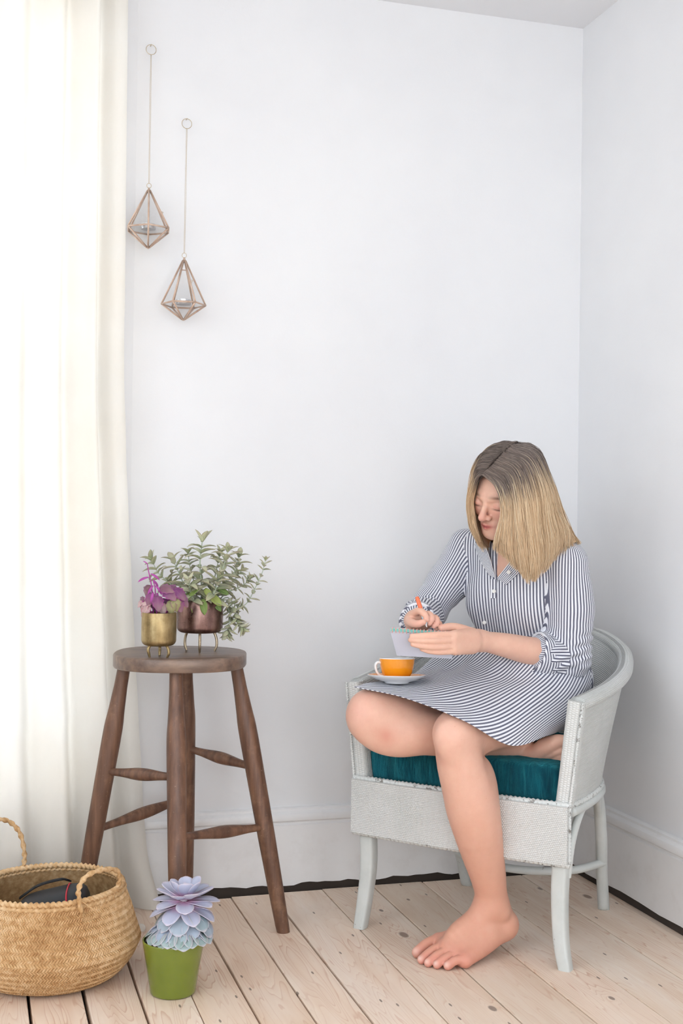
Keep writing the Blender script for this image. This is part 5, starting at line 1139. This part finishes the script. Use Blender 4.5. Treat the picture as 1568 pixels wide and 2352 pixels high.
# ---------------------------------------------------------------- hair
def mat_hair():
    t = NT('blonde_hair'); a = t.n('Attribute', attribute_name='root'); b = t.n('Attribute', attribute_name='tone')
    dark = t.ramp(b.outputs['Fac'], [(0.0, lin((104, 92, 86))), (0.6, lin((134, 118, 110))), (1.0, lin((170, 152, 138)))]); fair = t.ramp(b.outputs['Fac'], [(0.0, lin((204, 166, 126))), (0.5, lin((229, 197, 158))), (1.0, lin((244, 222, 188)))])
    k = t.ramp(t.math('ADD', a.outputs['Fac'], t.math('MULTIPLY_ADD', b.outputs['Fac'], 0.24, -0.12)), [(0.28, BLK), (0.46, WHT)])
    t.set(Base_Color=t.mix(k, dark, fair), Roughness=0.42, Specular_IOR_Level=0.4, Sheen_Weight=0.1); return t.m
def build_hair():
    near = [[(1108, 1090, 2.950), (1132, 1112, 2.935), (1147, 1150, 2.925), (1150, 1190, 2.922), (1143, 1228, 2.925), (1138, 1266, 2.93)],
            [(1118, 1080, 2.946), (1152, 1106, 2.920), (1168, 1150, 2.908), (1172, 1200, 2.906), (1174, 1260, 2.915), (1188, 1312, 2.93)],
            [(1134, 1066, 2.946), (1175, 1090, 2.908), (1192, 1150, 2.892), (1200, 1220, 2.894), (1208, 1290, 2.906), (1210, 1335, 2.918)],
            [(1150, 1048, 2.943), (1195, 1072, 2.908), (1219, 1140, 2.898), (1228, 1210, 2.902), (1236, 1280, 2.918), (1230, 1330, 2.932)],
            [(1165, 1034, 2.950), (1212, 1056, 2.932), (1242, 1120, 2.930), (1254, 1190, 2.938), (1264, 1250, 2.952), (1258, 1302, 2.962)],
            [(1176, 1024, 2.970), (1224, 1045, 2.973), (1256, 1110, 2.980), (1276, 1175, 2.988), (1294, 1225, 2.992), (1290, 1268, 2.992)],
            [(1186, 1022, 2.995), (1234, 1038, 3.015), (1264, 1108, 3.035), (1286, 1172, 3.045), (1308, 1220, 3.040), (1330, 1246, 3.030)],
            [(1192, 1018, 3.010), (1222, 1030, 3.075), (1240, 1095, 3.105), (1255, 1170, 3.12), (1270, 1230, 3.12), (1282, 1275, 3.12)],
            [(1190, 1018, 3.010), (1185, 1030, 3.095), (1185, 1100, 3.130), (1195, 1190, 3.14), (1205, 1260, 3.135), (1212, 1290, 3.13)],
            [(1184, 1017, 3.005), (1146, 1022, 3.065), (1112, 1068, 3.105), (1105, 1140, 3.12), (1110, 1210, 3.12), (1135, 1275, 3.11)],
            [(1160, 1034, 2.965), (1118, 1040, 3.010), (1092, 1078, 3.055), (1084, 1140, 3.075), (1088, 1200, 3.08), (1112, 1262, 3.07)],
            [(1130, 1060, 2.946), (1102, 1066, 2.970), (1087, 1105, 3.000), (1078, 1155, 3.020), (1084, 1205, 3.03), (1104, 1252, 3.035)],
            [(1108, 1088, 2.950), (1097, 1096, 2.962), (1088, 1120, 2.980), (1082, 1160, 2.995), (1088, 1205, 3.005), (1102, 1245, 3.015)]]
    G = np.array([[at(*q) for q in g] for g in near]); nq, npt = 240, 26
    dense = np.array([catmull(list(G[:, i]), nq) for i in range(G.shape[1])]).transpose(1, 0, 2)
    D = np.array([catmull(list(r), npt) for r in dense])                                     # (q, along, 3)
    ctr = HC + (CM.T @ np.array([0.0, 0.05, 0.02]))
    out = D - ctr; out /= np.linalg.norm(out, axis=2, keepdims=True)
    rows = []; vs = []; fs = []; rt = []; tn = []; nb = 0
    def addt(v, f, root, tone):
        nonlocal nb
        vs.append(np.asarray(v)); fs.append(np.asarray(f, int) + nb); nb += len(v); rt.append(root); tn.append(np.full(len(v), tone) if np.isscalar(tone) else tone)
    # under-layer that fills the volume
    Ps = D - out * 0.006; v = Ps.transpose(1, 0, 2).reshape(-1, 3); addt(v, grid_faces(nq, npt), np.repeat(np.linspace(0, 1, npt), nq), np.tile(0.25 + 0.3 * nrng.random(nq), npt))
    v2 = (D - out * 0.012).transpose(1, 0, 2).reshape(-1, 3); addt(v2, [q[::-1] for q in grid_faces(nq, npt)], np.repeat(np.linspace(0, 1, npt), nq), 0.1)
    NCL = 110; CLO = nrng.normal(0, 0.0030, NCL); CLC = nrng.normal(0, 0.05, NCL); CLS = nrng.normal(0, 0.007, NCL); CLW = nrng.normal(0, 1, NCL)
    N = 5200; th = np.array([0, 2.094, 4.189])
    for s in range(N):
        q = nrng.random() * (nq - 1); i = int(q); u = q - i; P = D[i] * (1 - u) + D[min(i + 1, nq - 1)] * u; O = out[i]
        t = np.linspace(0, 1, npt); kc = int(q / nq * NCL + nrng.normal(0, 0.35)) % NCL; lift = nrng.normal(0.0, 0.0018) + CLO[kc]
        j = int(np.clip(i + nrng.normal(0, 7), 0, nq - 1)); w = np.clip(t * 0.9, 0, 1)[:, None] ** 1.5; P = P * (1 - w * 0.5) + D[j] * w * 0.5
        cut = 1.0 + nrng.normal(-0.03, 0.04) + CLC[kc]; P = catmull(list(P), npt) if cut >= 1 else np.array([P[0] + 0 * P[0]] * 0 + [np.array([np.interp(a * cut, t, P[:, k]) for k in range(3)]) for a in t])
        tg = D[min(i + 1, nq - 1)] - D[max(i - 1, 0)]; tg = tg / np.maximum(np.linalg.norm(tg, axis=1, keepdims=True), 1e-6)
        P = P + tg * (CLS[kc] * t ** 2 + 0.0028 * CLW[kc] * np.sin(t * 5 + kc))[:, None] + O * (lift * np.minimum(1, t * 4))[:, None] + 0.0016 * np.sin(t * (6 + 5 * nrng.random()) + 6.28 * nrng.random())[:, None] * nrng.normal(0, 1, 3)
        r = 0.00062 * (0.7 + 0.6 * nrng.random()) * np.interp(t, [0, .1, .8, 1], [0.6, 1, 1, 0.35])
        T = np.gradient(P, axis=0); T /= np.linalg.norm(T, axis=1, keepdims=True); a = np.cross(T, O); a /= np.maximum(np.linalg.norm(a, axis=1, keepdims=True), 1e-9); b = np.cross(T, a)
        v = (P[:, None] + r[:, None, None] * (np.cos(th)[None, :, None] * a[:, None] + np.sin(th)[None, :, None] * b[:, None])).reshape(-1, 3)
        addt(v, HF, np.repeat(t, 3), float(np.clip(nrng.normal(0.52, 0.2), 0, 1)))
    V = np.concatenate(vs); F = np.concatenate(fs); me = np_mesh('hair', V, F)
    for nm, arr in (('root', np.concatenate(rt)), ('tone', np.concatenate(tn))):
        a = me.attributes.new(nm, 'FLOAT', 'POINT'); a.data.foreach_set('value', arr.astype(np.float32))
    o = link('hair', me, mat_hair(), per, True)
HF = grid_faces(3, 26, True)
build_hair()
# ================================================================ NOTEBOOK, PEN, CUP
M_PAPER = plain('paper', (240, 240, 242), 0.8); M_COVER = plain('lavender_grey_cover', (206, 208, 222), 0.6); M_MINT = plain('mint_spiral_band', (132, 206, 196), 0.5); M_CORAL = plain('coral_wire', (236, 170, 160), 0.4)
def quad_slab(name, q, th, mat, par):
    q = [np.asarray(p, float) for p in q]; n = nz(np.cross(q[1] - q[0], q[3] - q[0])) * th
    v = q + [p + n for p in q]; return mesh(name, v, [(3, 2, 1, 0), (4, 5, 6, 7), (0, 1, 5, 4), (1, 2, 6, 5), (2, 3, 7, 6), (3, 0, 4, 7)], mat, par, False)
na, nb_ = at(897, 1449, 2.852), at(1034, 1458, 2.842); nc, nd = at(1046, 1456, 2.955), at(905, 1448, 2.965)
nc = nb_ + (nc - nb_) ; nd = na + (nc - nb_)
nbk = empty('spiral_notebook', (na + nb_) / 2, 'spiral-bound notebook with mint edge held open above the lap', 'notebook')
upv = nz(np.cross(nb_ - na, nd - na)); upv = upv if upv[2] > 0 else -upv
quad_slab('page_block', [na, nb_, nc, nd], 0.0055 * (1 if np.cross(nb_ - na, nd - na)[2] > 0 else -1), M_PAPER, nbk)
wv = nz(nb_ - na); fwd = nz(na - nd)
quad_slab('mint_band', [na + fwd * 0.0005 - upv * 0.0005, nb_ + fwd * 0.0005 - upv * 0.0005, nb_ + fwd * 0.0005 + upv * 0.006, na + fwd * 0.0005 + upv * 0.006], 0.0008, M_MINT, nbk)
pb0, pb1 = at(911, 1506, 2.885), at(1038, 1513, 2.872)
quad_slab('back_cover', [na + fwd * 0.004 - upv * 0.002, nb_ + fwd * 0.004 - upv * 0.002, pb1, pb0], 0.0012, M_COVER, nbk)
for k in range(17):
    c = na + (nb_ - na) * (k + 0.5) / 17 + upv * 0.0022 + fwd * 0.0025
    P = [c + fwd * 0.0042 * math.cos(a) + upv * 0.0056 * math.sin(a) + wv * 0.0008 * a / 6.28 for a in np.linspace(0, 2 * math.pi, 14)]
    v, f, uv = tube(P, 0.0010, 6); mesh('spiral_ring', v, f, M_CORAL, nbk)
p0, p1 = at(980, 1441, 2.862), at(957, 1371, 2.885); pd = p1 - p0; pl = lambda t: p0 + pd * t
pen = empty('felt_tip_pen', p0, 'pale blue felt-tip pen with orange cap held in writing hand', 'pen')
M_PBL = plain('pale_blue_plastic', (186, 212, 226), 0.35); M_POR = plain('orange_plastic', (238, 122, 82), 0.35); M_WHITE = plain('white_plastic', (240, 240, 240), 0.4)
v, f, uv = tube([pl(t) for t in (0.0, 0.03, 0.08, 0.12)], [0.0006, 0.0014, 0.0022, 0.0034], 12); mesh('tip', v, f, M_WHITE, pen, True, 40)
v, f, uv = tube([pl(t) for t in (0.10, 0.14, 0.60, 0.62)], [0.0034, 0.0043, 0.0044, 0.0040], 16); mesh('barrel', v, f, M_PBL, pen, True, 40)
v, f, uv = tube([pl(t) for t in (0.60, 0.61, 0.96, 1.0)], [0.0044, 0.0050, 0.0048, 0.0036], 16); mesh('cap', v, f, M_POR, pen, True, 40)

M_ORG = plain('orange_glaze', (250, 160, 28), 0.15, 0, Coat_Weight=0.5); M_PORC = plain('white_porcelain', (242, 242, 242), 0.18, 0, Coat_Weight=0.3); M_COFFEE = plain('coffee', (70, 44, 28), 0.2)
CUPC = at(911, 1563, 2.985)
def tilt_lathe(prof, seg, c, n):
    n = nz(n); x = nz(np.cross(n, [0, 1, 0])); y = np.cross(n, x); v, f, uv = lathe(prof, seg)
    return [c + x * p[0] + y * p[1] + n * p[2] for p in v], f, uv
CN = nz(np.array([0, 0, 1]) + camv(0.0, 0, 0.07)[0:3])
sau = empty('saucer', CUPC, 'white saucer with orange well balanced on the lap under orange cup', 'saucer')
v, f, uv = tilt_lathe([(0.0005, -0.004), (0.024, -0.004), (0.026, -0.0065), (0.028, -0.0065), (0.030, -0.003), (0.050, 0.002), (0.066, 0.0095), (0.0705, 0.0125), (0.0712, 0.0135), (0.0705, 0.0140)], 64, CUPC, CN); mesh('saucer_body', v, f, M_PORC, sau, True, 50)
v, f, uv = tilt_lathe([(0.0705, 0.0140), (0.064, 0.0115), (0.048, 0.0045), (0.030, 0.0010), (0.0005, 0.0005)], 64, CUPC, CN); mesh('saucer_well', v, f, M_ORG, sau, True, 50)
CB = CUPC + CN * 0.0018
cup = empty('coffee_cup', CB, 'orange coffee cup with white handle standing on the white saucer', 'cup')
v, f, uv = tilt_lathe([(0.0005, 0.001), (0.021, 0.001), (0.022, 0.0), (0.0245, 0.0), (0.0255, 0.002), (0.0305, 0.007), (0.0358, 0.016), (0.0392, 0.027), (0.0415, 0.040), (0.0425, 0.0500)], 64, CB, CN); mesh('cup_body', v, f, M_ORG, cup, True, 50)
v, f, uv = tilt_lathe([(0.0425, 0.0500), (0.0426, 0.0512), (0.0418, 0.0520), (0.0410, 0.0512), (0.0398, 0.040), (0.037, 0.024), (0.030, 0.010), (0.0005, 0.006)], 64, CB, CN); mesh('cup_inside', v, f, M_PORC, cup, True, 50)
v, f, uv = tilt_lathe([(0.0385, 0.033), (0.0005, 0.033)], 48, CB, CN); mesh('coffee', v, f, M_COFFEE, cup)
hx = nz(camv(-1, 0, -0.15)); hc = CB + CN * 0.026
P = catmull([hc + hx * 0.038 + CN * 0.015, hc + hx * 0.047 + CN * 0.0165, hc + hx * 0.0525 + CN * 0.010, hc + hx * 0.0505 - CN * 0.003, hc + hx * 0.043 - CN * 0.014, hc + hx * 0.034 - CN * 0.0175], 30)
v, f, uv = tube(P, 0.0042, 12, shape=squircle(0.7, 1.15, 2.5)); mesh('cup_handle', v, f, M_PORC, cup, True, 60)
